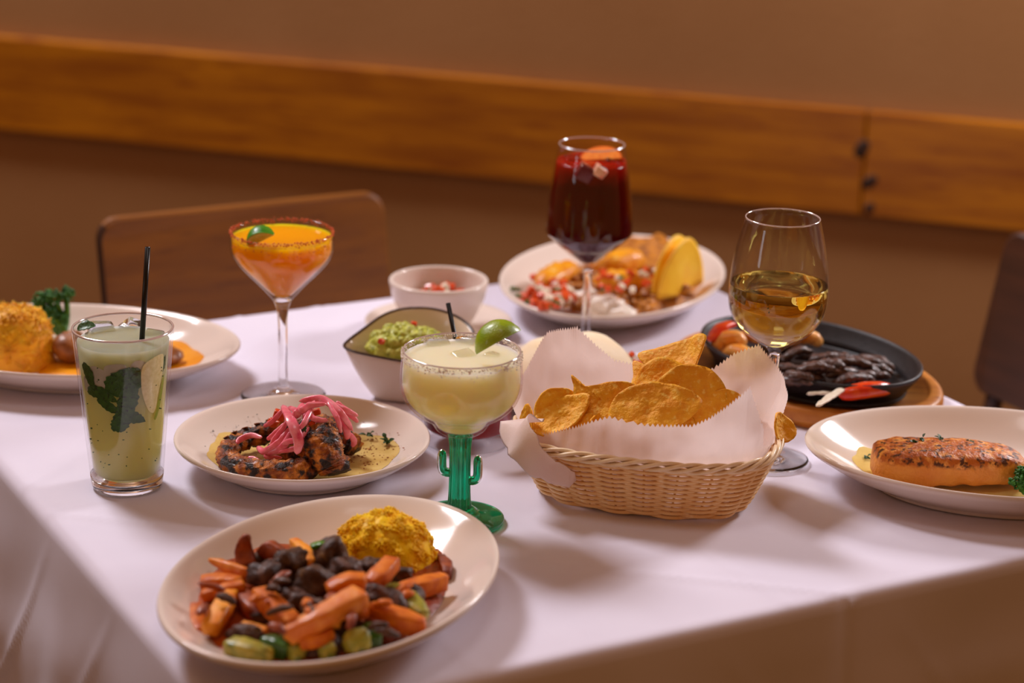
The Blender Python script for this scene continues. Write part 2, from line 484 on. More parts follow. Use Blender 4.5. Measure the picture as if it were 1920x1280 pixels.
# leaf-shaped guacamole bowl with a dark rim
GB = Vector((-.098, 2.115, 0))
def guac_rim(a):
    # a: direction seen from above; tip towards the left
    x, y = math.cos(a), math.sin(a)
    tip = max(0, -math.cos(a - .25)) ** 7
    r = .049 + .021 * tip + .012 * max(0, x) ** 2 + .004 * y
    z = .055 + .019 * max(0, y) ** 1.2 - .006 * max(0, -y) * (1 - tip) - .002 * tip + .004 * max(0, x)
    return r, z
def guac_bowl():
    n = 72; V = []; F = []
    rows = [(0.0, .004, 1), (.42, .004, 1), (.50, 0, 1), (.56, 0, 1), (.62, .09, 1), (.74, .32, 1), (.87, .63, 1), (.96, .88, 1), (1.0, 1.0, 1), (.985, 1.015, 1), (.955, .985, 1), (.90, .85, 1), (.80, .58, 1), (.66, .30, 1), (.48, .15, 1), (.25, .11, 1), (0.0, .10, 1)]
    for f, g, _ in rows:
        for j in range(n):
            a = 2 * math.pi * j / n; r, z = guac_rim(a)
            zz = g * z if g > .01 else g
            V.append(GB + Vector((r * f * math.cos(a), r * f * math.sin(a), zz)))
    for i in range(len(rows) - 1):
        for j in range(n):
            F.append((i * n + j, i * n + (j + 1) % n, (i + 1) * n + (j + 1) % n, (i + 1) * n + j))
    return V, F
gb = thing('guacamole_bowl', GB, 'cream leaf-shaped bowl with a thin dark rim, holding guacamole', 'bowl')
mk('bowl_body', guac_bowl(), china_cream, gb)
rim = [GB + Vector((guac_rim(a)[0] * .992 * math.cos(a), guac_rim(a)[0] * .992 * math.sin(a), guac_rim(a)[1] * 1.008)) for a in [2 * math.pi * j / 72 for j in range(72)]]
o = mk('rim_band', loft(rim, .0016, .0012, 8, 2, closed=True), M('rim_brown', (58, 34, 22), .35), gb); o['label'] = 'thin dark brown rim'

# ------------------------------------------------------------------ glasses
straw_m = M('black_plastic', (10, 8, 12), .3)
def straw(p0, p1, r, label):
    p0, p1 = Vector(p0), Vector(p1)
    n = 12; T = (p1 - p0).normalized(); S = T.cross(Vector((0, 1, 0))).normalized(); U = S.cross(T)
    V, F = [], []
    for rr, c in ((r, p0), (r, p1), (r * .8, p1), (r * .8, p0)):
        V += [c + S * (rr * math.cos(2 * math.pi * j / n)) + U * (rr * math.sin(2 * math.pi * j / n)) for j in range(n)]
    for i in range(4):
        for j in range(n):
            F.append((i * n + j, i * n + (j + 1) % n, ((i + 1) % 4) * n + (j + 1) % n, ((i + 1) % 4) * n + j))
    return tag(mk('drinking_straw', (V, F), straw_m), label, 'straw')
def cloudy(name, low, high, z0, z1, rough=.08, sc=90, transl=.25, h0=0.0, ss=1.0):
    """a cloudy drink: its tint drifts from the bottom to the ice-filled top"""
    m = M(name, low, rough, transl=0.0, coat=.2, sss=ss, sssr=(.045 if ss > .5 else .008,))
    nt = m.node_tree; N = nt.nodes; L = nt.links; b = N['Principled BSDF']
    b.inputs['Specular IOR Level'].default_value = 0.12; b.inputs['Coat Weight'].default_value = 0.0
    tc = N.new('ShaderNodeTexCoord'); sp = N.new('ShaderNodeSeparateXYZ'); L.new(tc.outputs['Object'], sp.inputs[0])
    tn = N.new('ShaderNodeTexNoise'); tn.inputs['Scale'].default_value = sc; tn.inputs['Detail'].default_value = 3; L.new(tc.outputs['Object'], tn.inputs['Vector'])
    ad = N.new('ShaderNodeMath'); ad.operation = 'MULTIPLY_ADD'; ad.inputs[1].default_value = (z1 - z0) * .7; L.new(tn.outputs['Fac'], ad.inputs[0]); L.new(sp.outputs['Z'], ad.inputs[2])
    mr = N.new('ShaderNodeMapRange'); mr.interpolation_type = 'SMOOTHSTEP'; mr.inputs[1].default_value = z0 + (z1 - z0) * .35; mr.inputs[2].default_value = z1 + (z1 - z0) * .35; L.new(ad.outputs[0], mr.inputs[0])
    mx = N.new('ShaderNodeMix'); mx.data_type = 'RGBA'; mx.inputs[6].default_value = (*lin(low), 1); mx.inputs[7].default_value = (*lin(high), 1)
    L.new(mr.outputs[0], mx.inputs[0]); L.new(mx.outputs[2], b.inputs['Base Color'])
    tr = N.new('ShaderNodeBsdfTranslucent'); L.new(mx.outputs[2], tr.inputs[0])
    ms = N.new('ShaderNodeMixShader'); ms.inputs[0].default_value = transl
    L.new(b.outputs[0], ms.inputs[1]); L.new(tr.outputs[0], ms.inputs[2]); L.new(ms.outputs[0], N['Material Output'].inputs[0])
    return m
def wedge_lime(c, R, length, half, axis, facing, label, mp, mu, group=None):
    """a wedge of lime: peel outside, two cut faces; axis = long direction, facing = direction of the peel's middle"""
    t = thing('lime_wedge', (c[0], c[1], c[2]), label, 'lime wedge', group)
    A = Vector(axis).normalized(); Fd = Vector(facing); Fd = (Fd - A * Fd.dot(A)).normalized(); S = A.cross(Fd); c = Vector(c)
    n, m = 13, 14; V, F = [], []
    for i in range(n):
        tt = -1 + 2 * i / (n - 1); rr = R * max(.04, (1 - abs(tt) ** 2.2)) ** .6
        for j in range(m):
            a = -half + 2 * half * j / (m - 1)
            V.append(c + A * (tt * length / 2) + (Fd * math.cos(a) + S * math.sin(a)) * rr * (1 + .015 * nz((tt * 4, a * 5, 0), 2, 1)))
    for i in range(n - 1):
        for j in range(m - 1):
            F.append((i * m + j, i * m + j + 1, (i + 1) * m + j + 1, (i + 1) * m + j))
    # inner side of the peel closes it to a thin rind
    b = len(V); V += [q + (c + A * ((q - c).dot(A)) - q) * .09 for q in V[:b]]
    F += [tuple(k + b for k in f[::-1]) for f in F[:]]
    for i in range(n - 1):
        for j in (0, m - 1):
            F.append((i * m + j, (i + 1) * m + j, b + (i + 1) * m + j, b + i * m + j))
    mk('peel', (V, F), mp, t)
    W, G = [], []
    for i in range(n):
        tt = -1 + 2 * i / (n - 1); rr = R * max(.04, (1 - abs(tt) ** 2.2)) ** .6 * .92
        W.append(c + A * (tt * length / 2 * .96) + Fd * R * .06)
        for j in range(m):
            a = (-half + 2 * half * j / (m - 1)) * .985
            W.append(c + A * (tt * length / 2 * .96) + (Fd * math.cos(a) + S * math.sin(a)) * rr)
    k = m + 1
    for i in range(n - 1):
        for j in range(k):
            G.append((i * k + j, i * k + (j + 1) % k, (i + 1) * k + (j + 1) % k, (i + 1) * k + j))
    G.append(tuple(range(k))[::-1]); G.append(tuple(range((n - 1) * k, n * k)))
    mk('pulp', (W, G), mu, t, False)
    return t
peel_m = M('lime_peel', (150, 172, 16), .28, (118, 156, 12), 60, (.35, .65), bump=.0006, bscale=700, coat=.5)
peel_dk = M('lime_peel_green', (52, 132, 22), .3, (80, 150, 26), 60, (.35, .65), bump=.0005, bscale=700, coat=.4)
pulp_m = M('lime_pulp', (206, 206, 128), .3, (180, 190, 90), 250, (.35, .65), sss=.2, coat=.4)

def thin_glass():
    m = bpy.data.materials.new('thin_glass_wall'); m.use_nodes = True; nt = m.node_tree; N = nt.nodes; L = nt.links
    N.remove(N['Principled BSDF'])
    tr = N.new('ShaderNodeBsdfTransparent'); tr.inputs[0].default_value = (.985, .985, .985, 1)
    gl = N.new('ShaderNodeBsdfGlossy'); gl.inputs['Roughness'].default_value = .02
    lw = N.new('ShaderNodeLayerWeight'); lw.inputs[0].default_value = .5
    pw = N.new('ShaderNodeMath'); pw.operation = 'POWER'; L.new(lw.outputs['Facing'], pw.inputs[0]); pw.inputs[1].default_value = 5.0
    ma = N.new('ShaderNodeMath'); ma.operation = 'MULTIPLY_ADD'; L.new(pw.outputs[0], ma.inputs[0]); ma.inputs[1].default_value = .6; ma.inputs[2].default_value = .03
    ms = N.new('ShaderNodeMixShader'); L.new(ma.outputs[0], ms.inputs[0]); L.new(tr.outputs[0], ms.inputs[1]); L.new(gl.outputs[0], ms.inputs[2]); L.new(ms.outputs[0], N['Material Output'].inputs[0])
    return m
thin = thin_glass()
rim_m = M('glass_rim_glint', (232, 214, 214), .08, trans=.55, ior=1.45, coat=1.0)  # whitish tint paints in the bright light a rim would refract
def rim_ring(c, r, z, parent, w=.0006):
    P = [Vector((c[0] + r * math.cos(2 * math.pi * j / 72), c[1] + r * math.sin(2 * math.pi * j / 72), z)) for j in range(72)]
    return mk('rim', loft(P, w, w, 8, 2, closed=True), rim_m, parent)
# --- mint drink in a pint glass
MJ = Vector((-.3373, 1.851, 0))
mj = thing('mojito_glass', MJ, 'tall tapered glass of cloudy green mint drink at the left of the table', 'drink glass')
def mj_r(z): return .0312 + (.0440 - .0312) * z / .1455
prof = [(mj_r(.0122), .0122), (mj_r(.05), .05), (mj_r(.10), .10), (.0439, .1435), (.0437, .1452), (.0430, .1458), (.0423, .1452), (.0420, .142),
        (mj_r(.10) - .0021, .10), (mj_r(.05) - .0022, .05), (.0297, .016), (.0280, .0122)]
mk('glass_wall', lathe(prof, MJ, 72, closed=True), thin, mj)
mk('glass_base', lathe(spl([(0, .0026), (.020, .0022), (.0265, .0006), (.0302, .0008), (.0313, .003)], 3) + [(.0318, .008), (mj_r(.012), .012), (0, .012)], MJ, 72), glass, mj)
mj_top = .1345
rim_ring(MJ, .0430, .1455, mj, .0011)
liq = cloudy('mint_drink', (220, 216, 142), (192, 194, 168), .06, .125, transl=.35)
lp = [(0, .0124), (.0266, .0132), (.0290, .0165), (mj_r(.05) - .0033, .05), (mj_r(.1) - .0033, .1), (mj_r(mj_top) - .0033, mj_top), (mj_r(mj_top) - .006, mj_top - .0012), (0, mj_top - .0012)]
mk('drink', lathe(lp, MJ, 64), liq, mj)
straw(aty(266, 640, 1.852), aty(277, 463, 1.862), .0024, 'black straw standing in the tall mint drink')
face = Vector((-MJ.x, -MJ.y, 0)).normalized(); fang = math.atan2(face.y, face.x)
def on_wall(phi, z, inset=.0023):
    r = mj_r(z) - inset; a = fang + phi
    return MJ + Vector((r * math.cos(a), r * math.sin(a), z))
leaf_m = M('mint_leaf', (38, 84, 22), .4, (62, 108, 34), 160, (.35, .65), col3=(24, 52, 18), scale3=300, thr3=(.55, .65), bump=.0006, bscale=500, coat=.3)
def wall_leaf(phi, z, ln, wd, rot, seed, label, inset=.00235):
    nU, nV = 12, 7; V, F = [], []
    for i in range(nU):
        s = i / (nU - 1); wv = wd * (math.sin(math.pi * min(1, s * .94 + .06) ** .8) ** .75) * (1 + (.12 if i % 2 else -.06))
        for j in range(nV):
            t = -1 + 2 * j / (nV - 1)
            x, y = (s - .5) * ln + .0015 * nz((s * 3, t * 2, seed), 1), t * wv / 2 + .12 * ln * math.sin(s * 3 + seed)
            X, Y = x * math.cos(rot) - y * math.sin(rot), x * math.sin(rot) + y * math.cos(rot)
            zz = z + Y
            V.append(on_wall(phi + X / mj_r(zz), zz, inset + .00025 + .0002 * math.cos(t * 3)))
    for i in range(nU - 1):
        for j in range(nV - 1):
            F.append((i * nV + j, (i + 1) * nV + j, (i + 1) * nV + j + 1, i * nV + j + 1))
    return tag(mk('mint_leaf', (V, F), leaf_m), label, 'mint leaf', 'mint leaves in the tall drink')
def zpx(py): return (908 - py) / 2043
for phi_px, py, ln, wd, rot, sd, lb in (
        (-6, 668, .030, .022, 1.2, 1, 'broad dark mint leaf at the middle of the tall drink'),
        (4, 700, .034, .020, 1.75, 2, 'long mint leaf hanging down the middle of the tall drink'),
        (-16, 742, .022, .017, 1.45, 3, 'lowest mint leaf hanging in the middle of the tall drink'),
        (22, 735, .024, .012, -.75, 4, 'thin dark mint leaf below the lime slice in the drink'),
        (28, 668, .022, .013, .5, 5, 'mint leaf between the straw and the lime slice'),
        (-50, 700, .034, .012, -.3, 6, 'narrow mint leaf lying across the left of the drink'),
        (-72, 668, .026, .013, -.9, 7, 'mint leaf pressed to the left wall of the glass'),
        (-34, 715, .026, .010, -.2, 8, 'pale mint stem leaf left of the hanging sprig'),
        (74, 648, .018, .012, .9, 9, 'small mint leaf at the right wall under the rim'),
        (12, 652, .020, .014, .1, 10, 'mint leaf just under the surface at the middle')):
    wall_leaf(math.asin(max(-.95, min(.95, phi_px / 90))), zpx(py + 18), ln, wd, rot, sd, lb)
def wall_patch(name, phi0, z0, pts, mat, parent, inset, th=.0004):
    out = closed_curve([Vector((x, y, 0)) for x, y in pts], 40)
    V, F = disk_fan(out, (sum(p[0] for p in pts) / len(pts), sum(p[1] for p in pts) / len(pts)), 5, lambda q, t: 0.0)
    W = [on_wall(phi0 + q.x / mj_r(z0), z0 + q.y, inset) for q in V]
    return mk(name, (W, F), mat, parent)
ls = thing('lime_slice', on_wall(.72, zpx(705), .003), 'pale lime slice pressed to the right wall of the mint drink', 'lime slice')
wall_patch('pulp', .72, zpx(702), [(-.011, .022), (.010, .027), (.012, .012), (.007, -.008), (.003, -.024), (-.004, -.023), (-.010, -.012), (-.0135, .004)], M('lime_pale', (240, 234, 180), .35, (226, 218, 150), 300, (.35, .65)), ls, .00236)
wall_patch('rind', .72, zpx(702), [(.013, .005), (.0095, -.006), (.0045, -.024), (.002, -.031), (.005, -.032), (.010, -.022), (.0145, -.006), (.0155, .006)], M('lime_rind', (150, 170, 60), .35), ls, .00232)
ice_wall = M('ice_face', (206, 206, 188), .08, (178, 180, 160), 60, (.35, .65), coat=1.0)
ice_m = M('ice', (240, 244, 244), .06, trans=1.0, ior=1.31, bump=.0006, bscale=120)
for k, (px, py, s, rz, tl, lb) in enumerate(((190, 622, .022, .4, (.2, .1), 'ice cube at the left of the mint drink surface'), (246, 616, .020, 1.0, (.1, -.3), 'ice cube beside the straw in the mint drink'), (290, 630, .018, .2, (-.2, .2), 'ice cube at the right of the mint drink surface'))):
    q = at(px, py, mj_top - .004)
    tag(mk('ice_cube', boxm((q.x, q.y, mj_top - .0055), (s, s * .9, s * .8), rz, .004, tl, 3), ice_m), lb, 'ice cube', 'ice cubes in drinks')
for ph, py, s, rt_, lb in ((-.62, 672, .011, .3, 'ice cube face behind the left wall of the mint drink'), (-.15, 660, .010, .9, 'ice cube face just under the mint drink surface at the middle'), (.34, 655, .009, .2, 'ice cube face under the straw in the mint drink'), (-.95, 690, .008, .6, 'small ice cube face at the far left of the mint drink')):
    pts = [(s * 1.1 * math.cos(rt_ + k * math.pi / 2 + dd) * (1.25 if k % 2 else 1), s * math.sin(rt_ + k * math.pi / 2 + dd)) for k in range(4) for dd in (-.28, .28)]
    o = wall_patch('ice_cube', ph, zpx(py + 12), pts, ice_wall, None, .00305); tag(o, lb, 'ice cube', 'ice cubes in drinks')
q = at(162, 617, mj_top + .001)
def leaf3d(c, ln, wd, ax, nrm, mat, name, label, cat, group=None, curl=.3, seed=0.0, parent=None):
    A = Vector(ax).normalized(); Nn = Vector(nrm); Nn = (Nn - A * Nn.dot(A)).normalized(); S = A.cross(Nn); c = Vector(c)
    nU, nV = 9, 5; V, F = [], []
    for i in range(nU):
        s = i / (nU - 1); w = wd * math.sin(math.pi * (s * .92 + .06)) ** .7 * (1.1 if i % 2 else .92)
        for j in range(nV):
            t = -1 + 2 * j / (nV - 1)
            V.append(c + A * (s - .5) * ln + S * t * w / 2 + Nn * (curl * ln * ((s - .5) ** 2 - .1) * -1 + .18 * w * t * t + .05 * wd * nz((s * 4, t * 3, seed), 1)))
    for i in range(nU - 1):
        for j in range(nV - 1):
            F.append((i * nV + j, (i + 1) * nV + j, (i + 1) * nV + j + 1, i * nV + j + 1))
    o = mk(name, (V, F), mat, parent)
    sol = o.modifiers.new('thick', 'SOLIDIFY'); sol.thickness = .0004
    return tag(o, label, cat, group) if label else o
leaf3d((q.x, q.y, mj_top + .003), .016, .011, (1, .2, .2), (0, -.6, 1), leaf_m, 'mint_leaf', 'curled mint leaf floating at the left of the mint drink surface', 'mint leaf', 'mint leaves in the tall drink', .5, 2)
fl = []
rnd = random.Random(4)
for k in range(38):
    ph = rnd.uniform(-1.2, 1.2); z = rnd.uniform(.02, .12)
    fl.append(blob(on_wall(ph, z, .0024), (rnd.uniform(.0004, .0012), .0004, rnd.uniform(.0004, .0009)), 1, .3, 2, k))
o = mk('mint_flecks', merge(fl), leaf_m, mj); o['kind'] = 'stuff'

# --- orange cocktail in a coupe
OC = Vector((-.2256, 2.1015, 0))
oc = thing('cocktail_glass', OC, 'stemmed coupe of orange cocktail with a chili-salted rim', 'drink glass')
bowl_o = [(.0045, .060), (.0052, .085), (.0085, .0975), (.014, .105), (.024, .116), (.036, .128), (.0455, .139), (.0502, .1485), (.0508, .158), (.0500, .1685)]
prof = spl([(0, .0006), (.03, .0004), (.0410, .0008), (.0418, .0018), (.038, .0028), (.02, .0042), (.008, .007), (.0050, .014), (.0044, .03)] + bowl_o, 3)
inn = spl([(.0490, .1690), (.0490, .158), (.0484, .149), (.044, .1402), (.0345, .1292), (.0225, .1172), (.012, .107), (.006, .1025), (0, .1015)], 3)
cut = [i for i, p in enumerate(prof) if p[1] > .0985][0]
mk('glass_bowl', lathe(prof[cut:] + inn, OC, 64), thin, oc)
mk('stem', lathe(prof[:cut + 1] + [(0, .1005)], OC, 48), glass, oc)
oj = cloudy('orange_drink', (244, 158, 4), (246, 164, 10), .06, .10, sc=60, transl=.1, ss=1.0)
lp = spl([(0, .1020), (.006, .1030), (.0118, .1073), (.0222, .1176), (.0342, .1296), (.0436, .1406), (.0479, .149), (.0485, .158), (.0486, .1632)], 3) + [(.046, .1622), (0, .1622)]
mk('drink', lathe(lp, OC, 64), oj, oc)
rnd = random.Random(7); gr = []
for k in range(420):
    a = rnd.uniform(0, 6.283); z = .1685 + rnd.gauss(-.0006, .0012); r = .0496 + rnd.uniform(-.0006, .0012)
    if z > .170: z = .170
    gr.append(blob(OC + Vector((r * math.cos(a), r * math.sin(a), z)), rnd.uniform(.0004, .0010), 1, .2, 2, k))
for k in range(90):
    a = rnd.uniform(3.6, 6.2); z = .160 + rnd.gauss(0, .0022); gr.append(blob(OC + Vector((.0512 * math.cos(a), .0512 * math.sin(a), z)), rnd.uniform(.0003, .0008), 1, .2, 2, k))
o = mk('chili_rim', merge(gr), M('chili_salt', (196, 66, 14), .6, (232, 120, 40), 900, (.4, .6)), oc); o['kind'] = 'stuff'
q = aty(490, 470, OC.y - .022)
q = aty(490, 464, OC.y - .033)
wedge_lime((q.x + .001, q.y + .003, .1655), .0165, .030, .72, (.82, -.25, .50), (-.66, .10, .62), 'lime wedge with green peel floating in the orange cocktail', peel_dk, pulp_m)

# --- cactus-stem margarita
MG = Vector((-.0417, 1.785, 0))
mg = thing('margarita_glass', MG, 'wide margarita glass with a green cactus-shaped stem', 'drink glass')
prof = spl([(0, .0790), (.0085, .0785), (.0150, .0800), (.0205, .0835), (.0240, .0885), (.0275, .0928), (.0360, .0975), (.0455, .1065), (.0507, .118), (.0517, .131), (.0507, .146), (.0497, .1530)], 4)
inn = spl([(.0485, .1533), (.0493, .146), (.0503, .131), (.0493, .119), (.0445, .1082), (.0350, .0993), (.0262, .0945), (.0226, .0900), (.0190, .0853), (.0120, .0825), (0, .0820)], 4)
mk('glass_bowl', lathe([(max(0, r), z) for r, z in prof + inn], MG, 80), thin, mg)
mt = .1478
rim_ring(MG, .0491, .1533, mg, .0007)
lm = cloudy('lime_margarita', (252, 246, 168), (246, 234, 196), .02, .06, sc=70, transl=.12)
lp = spl([(0, .0825), (.0118, .083), (.0186, .0857), (.0221, .0903), (.0257, .0949), (.0346, .0998), (.044, .1087), (.0488, .1195), (.0498, .131), (.0489, .1455)], 4) + [(.0487, mt), (.0465, mt - .0012), (.03, mt - .0006), (0, mt - .001)]
mk('drink', lathe([(max(0, r), z) for r, z in lp], MG, 80), lm, mg)
green_glass = M('green_glass', (0, 196, 138), .03, trans=.88, ior=1.5, coat=.3)
# ribbed stem, arms and foot in green glass
def ribbed(path_r, c, n=96, ribs=14, amp=.085):
    V, F = [], []
    for r, z in path_r:
        for j in range(n):
            a = 2 * math.pi * j / n; rr = r * (1 + amp * math.cos(ribs * a)); V.append(Vector((c.x + rr * math.cos(a), c.y + rr * math.sin(a), z)))
    for i in range(len(path_r) - 1):
        for j in range(n): F.append((i * n + j, i * n + (j + 1) % n, (i + 1) * n + (j + 1) % n, (i + 1) * n + j))
    F.append(tuple(range(n))[::-1]); F.append(tuple(range((len(path_r) - 1) * n, len(path_r) * n)))
    return V, F
sr = spl([(.0100, .012), (.0092, .018), (.0086, .03), (.0084, .05), (.0086, .068), (.0098, .0775), (.0102, .0784)], 4)
o = mk('cactus_stem', ribbed(sr, MG), green_glass, mg); o['label'] = 'green ribbed glass cactus stem'
for s, zb, zt, lb in ((-1, .044, .0655, 'left green cactus arm'), (1, .037, .0610, 'right green cactus arm')):
    p = [MG + Vector((s * .007, 0, zb)), MG + Vector((s * .0125, -.001, zb + .001)), MG + Vector((s * .0152, -.001, zb + .0055)), MG + Vector((s * .0152, -.001, zt))]
    V, F = loft(p, .0040, .0040, 20, 2, 26, up=(0, 1, 0), end=.12)
    arm = mk('cactus_arm', (V, F), green_glass, mg); arm['label'] = lb
o = mk('foot', lathe(spl([(0, .0006), (.034, .0004), (.0378, .001), (.0386, .0028), (.0375, .0046), (.028, .0065), (.017, .0085), (.0115, .0125), (.0, .0128)], 4), MG, 60), green_glass, mg); o['label'] = 'round green glass foot'
rnd = random.Random(9); gr = []
for k in range(520):
    a = rnd.uniform(0, 6.283); d = abs(rnd.gauss(0, 1)); z = .1528 - d * .0032
    zz = max(z, .138); r = .0503 + (.1528 - zz) * .08 + rnd.uniform(-.0001, .0004)
    gr.append(blob(MG + Vector((r * math.cos(a), r * math.sin(a), zz)), rnd.uniform(.0004, .0009), 1, .2, 2, k))
salt = M('salt', (252, 246, 240), .4, transl=.55)
o = mk('salt_rim', merge(gr), salt, mg); o['kind'] = 'stuff'
q = aty(931, 633, MG.y - .008)
wedge_lime((q.x + .002, q.y, q.z - .004), .0190, .042, .72, (.84, .16, .46), (-.62, -.52, .50), 'bright lime wedge perched on the rim of the cactus-stem margarita', peel_m, pulp_m)
for k, (px, py, s, rz, tl, lb) in enumerate(((820, 640, .022, .3, (.15, .1), 'ice cube at the left of the margarita surface'), (885, 636, .024, .9, (-.1, .2), 'ice cube at the back of the margarita surface'), (870, 662, .020, .5, (.2, -.1), 'ice cube at the front of the margarita surface'), (925, 662, .018, 1.2, (.1, .1), 'ice cube under the lime wedge of the margarita'))):
    q = at(px, py, mt)
    tag(mk('ice_cube', boxm((q.x, q.y, mt - .0065), (s, s * .9, s * .72), rz, .004, tl, 3), ice_m), lb, 'ice cube', 'ice cubes in drinks')

# --- rocks glass of red drink behind the margarita
RG = Vector((-.0400, 1.985, 0))
rg = thing('rocks_glass', RG, 'short glass of red drink half hidden behind the margarita', 'drink glass')
mk('glass_body', lathe([(0, .0006), (.036, .0004), (.0415, .0012), (.0425, .004), (.0432, .012), (.0445, .05), (.0455, .088), (.0450, .0895), (.0440, .0888), (.0428, .05), (.0412, .018), (.038, .0145), (0, .014)], RG, 64), thin, rg)
mk('drink', lathe([(0, .0143), (.0378, .0148), (.0408, .0182), (.0424, .05), (.0432, .074), (.040, .073), (0, .073)], RG, 64), cloudy('red_drink', (150, 6, 8), (164, 10, 12), .03, .07, transl=.1, ss=.2), rg)
straw((RG.x + .004, RG.y + .005, .02), aty(840, 568, 2.005), .0022, 'thin black straw poking up behind the margarita rim')

# --- wine glasses
def wine_glass(c, prof_out, label, rim_r, rim_z, wall=.0011, bowl=None):
    t = thing('wine_glass', c, label, 'drink glass', 'stemmed wine glasses')
    foot = [(0, .0008), (.028, .0004), (.0355, .0006), (.0368, .0016), (.0355, .0026), (.020, .0040), (.009, .0068), (.0052, .013), (.0042, .026)]
    P = spl(foot + prof_out, 4)
    # inner wall: bowl part only
    k0 = prof_out[2][1]
    inn = [(r, z) for r, z in P if z >= k0]
    inn = [(max(r - wall, 0.0), z + (.0018 if z < k0 + .02 else 0)) for r, z in inn][::-1]
    inn[0] = (rim_r - wall, rim_z + .0001)
    full = P + [(rim_r - wall * .5, rim_z + .0006)] + inn + [(0, k0 + .0016)]
    if bowl:
        cut = [i for i, p in enumerate(P) if p[1] > k0 - .006][0]
        mk('stem', lathe(P[:cut + 1] + [(0, P[cut][1])], c, 48), glass, t)
        mk('glass_bowl', lathe(full[cut:], c, 80), bowl, t)
        rim_ring(c, rim_r - wall * .5, rim_z + .0003, t, .0007)
    else:
        mk('glass_body', lathe(full, c, 80), glass, t)
    return t, [(r, z) for r, z in inn[::-1]]
def fill(inner, top, c, mat, parent, eps=.00015, n=80):
    P = [(r + eps, z) for r, z in inner if z < top]
    r_top = P[-1][0]
    nxt = [(r, z) for r, z in inner if z >= top][0]
    r_top = P[-1][0] + (nxt[0] + eps - P[-1][0]) * (top - P[-1][1]) / (nxt[1] - P[-1][1])
    prof = [(0, P[0][1] - .0004)] + P + [(r_top, top), (r_top - .0015, top - .0008), (0, top - .0008)]
    return mk('drink', lathe(prof, c, n), mat, parent)
WG = Vector((.2405, 1.953, 0))
wgp = [(.0040, .070), (.0048, .100), (.0090, .1095), (.0200, .1165), (.0335, .1275), (.0425, .1420), (.0455, .1590), (.0440, .1820), (.0395, .2080), (.0338, .2315)]
wg, winn = wine_glass(WG, wgp, 'tall wine glass half full of pale golden white wine', .0338, .2315, bowl=thin)
wine_m = M('white_wine', (255, 238, 128), 0.0, trans=1.0, ior=1.33)
fill(winn, .1705, WG, wine_m, wg)
SG = Vector((.0775, 2.262, 0))
sgp = [(.0040, .060), (.0046, .089), (.0085, .0980), (.0200, .1090), (.0340, .1215), (.0445, .1315), (.0460, .1370), (.0440, .1640), (.0395, .1980), (.0342, .2265)]
sg, sinn = wine_glass(SG, sgp, 'tall wine glass of dark red sangria with fruit on top', .0342, .2265, bowl=thin)
sangria_m = cloudy('sangria', (74, 1, 4), (176, 18, 6), .085, .115, sc=45, transl=.1, ss=.3)
fill([(r, z) for r, z in sinn], .2100, SG, sangria_m, sg, eps=-.0004)
sfr = []
q = SG
seg = [(0, 0, 0)]
def half_slice(c, r, ax, up, th, mat_p, mat_f, name, label, cat):
    t = thing(name, c, label, cat)
    A = Vector(ax).normalized(); U = Vector(up); U = (U - A * U.dot(A)).normalized(); Nn = A.cross(U); c = Vector(c)
    n = 17
    for nm, r0, r1, mt_ in (('peel', .9, 1.0, mat_p), ('flesh', 0.0, .9, mat_f)):
        V, F = [], []
        for d in (-th / 2, th / 2):
            for k in range(n):
                a = math.pi * k / (n - 1)
                for rr in (r0, r1): V.append(c + A * (r * rr * math.cos(a)) + U * (r * rr * math.sin(a)) + Nn * d)
        for s in (0, 1):
            for k in range(n - 1):
                b = s * 2 * n + 2 * k; f = (b, b + 1, b + 3, b + 2); F.append(f if s else f[::-1])
        for k in range(n - 1):
            F.append((2 * k + 1, 2 * k + 3, 2 * n + 2 * k + 3, 2 * n + 2 * k + 1)); F.append((2 * k + 2, 2 * k, 2 * n + 2 * k, 2 * n + 2 * k + 2))
        for k in (0, n - 1): F.append((2 * k, 2 * k + 1, 2 * n + 2 * k + 1, 2 * n + 2 * k))
        mk(nm, (V, F), mt_, t, False)
    return t
half_slice(SG + Vector((.010, .004, .2085)), .022, (1, -.1, .1), (.0, .75, .35), .005, M('orange_peel', (236, 110, 10), .35), M('orange_flesh', (240, 120, 30), .35, (250, 150, 50), 300, (.35, .65)), 'orange_slice', 'orange slice floating on the sangria', 'orange slice')
def apple(px, py, dy, s, rz, label, skin=1.0):
    qq = aty(px, py, SG.y + dy)
    t = thing('apple_chunk', qq, label, 'apple chunk', 'apple chunks in the sangria')
    V, F = boxm(qq, (s, s * .7, s * .9), rz, .002, (.2, .5), 2)
    mk('flesh', ([v + Vector((.0016 * nz(v, 120, s), 0, .002 * nz(v, 90, s + 1))) for v in V], F), M('apple_flesh', (240, 186, 150), .4, (226, 120, 100), 120, (.45, .65)), t)
    mk('skin', boxm(qq + Vector((0, -.0016 if skin > 1 else .0022, 0)), (s * 1.02, s * .66, s * .92), rz, .002, (.2, .5)), M('apple_skin', (96, 8, 10), .35), t)
apple(1124, 322, -.0385, .013, .5, 'pale apple chunk at the front of the sangria', .6)
apple(1097, 324, -.0365, .017, .2, 'dark red-skinned apple chunk at the front left of the sangria', 2.2)
for k, (px, py, s, lb) in enumerate(((1075, 297, .018, 'ice cube at the left of the sangria surface'), (1150, 300, .017, 'ice cube at the right of the sangria surface'))):
    q = at(px, py, .210); tag(mk('ice_cube', boxm((q.x, q.y, .2045), (s, s, s * .8), k + .3, .003, (.2, .1), 3), ice_m), lb, 'ice cube', 'ice cubes in drinks')
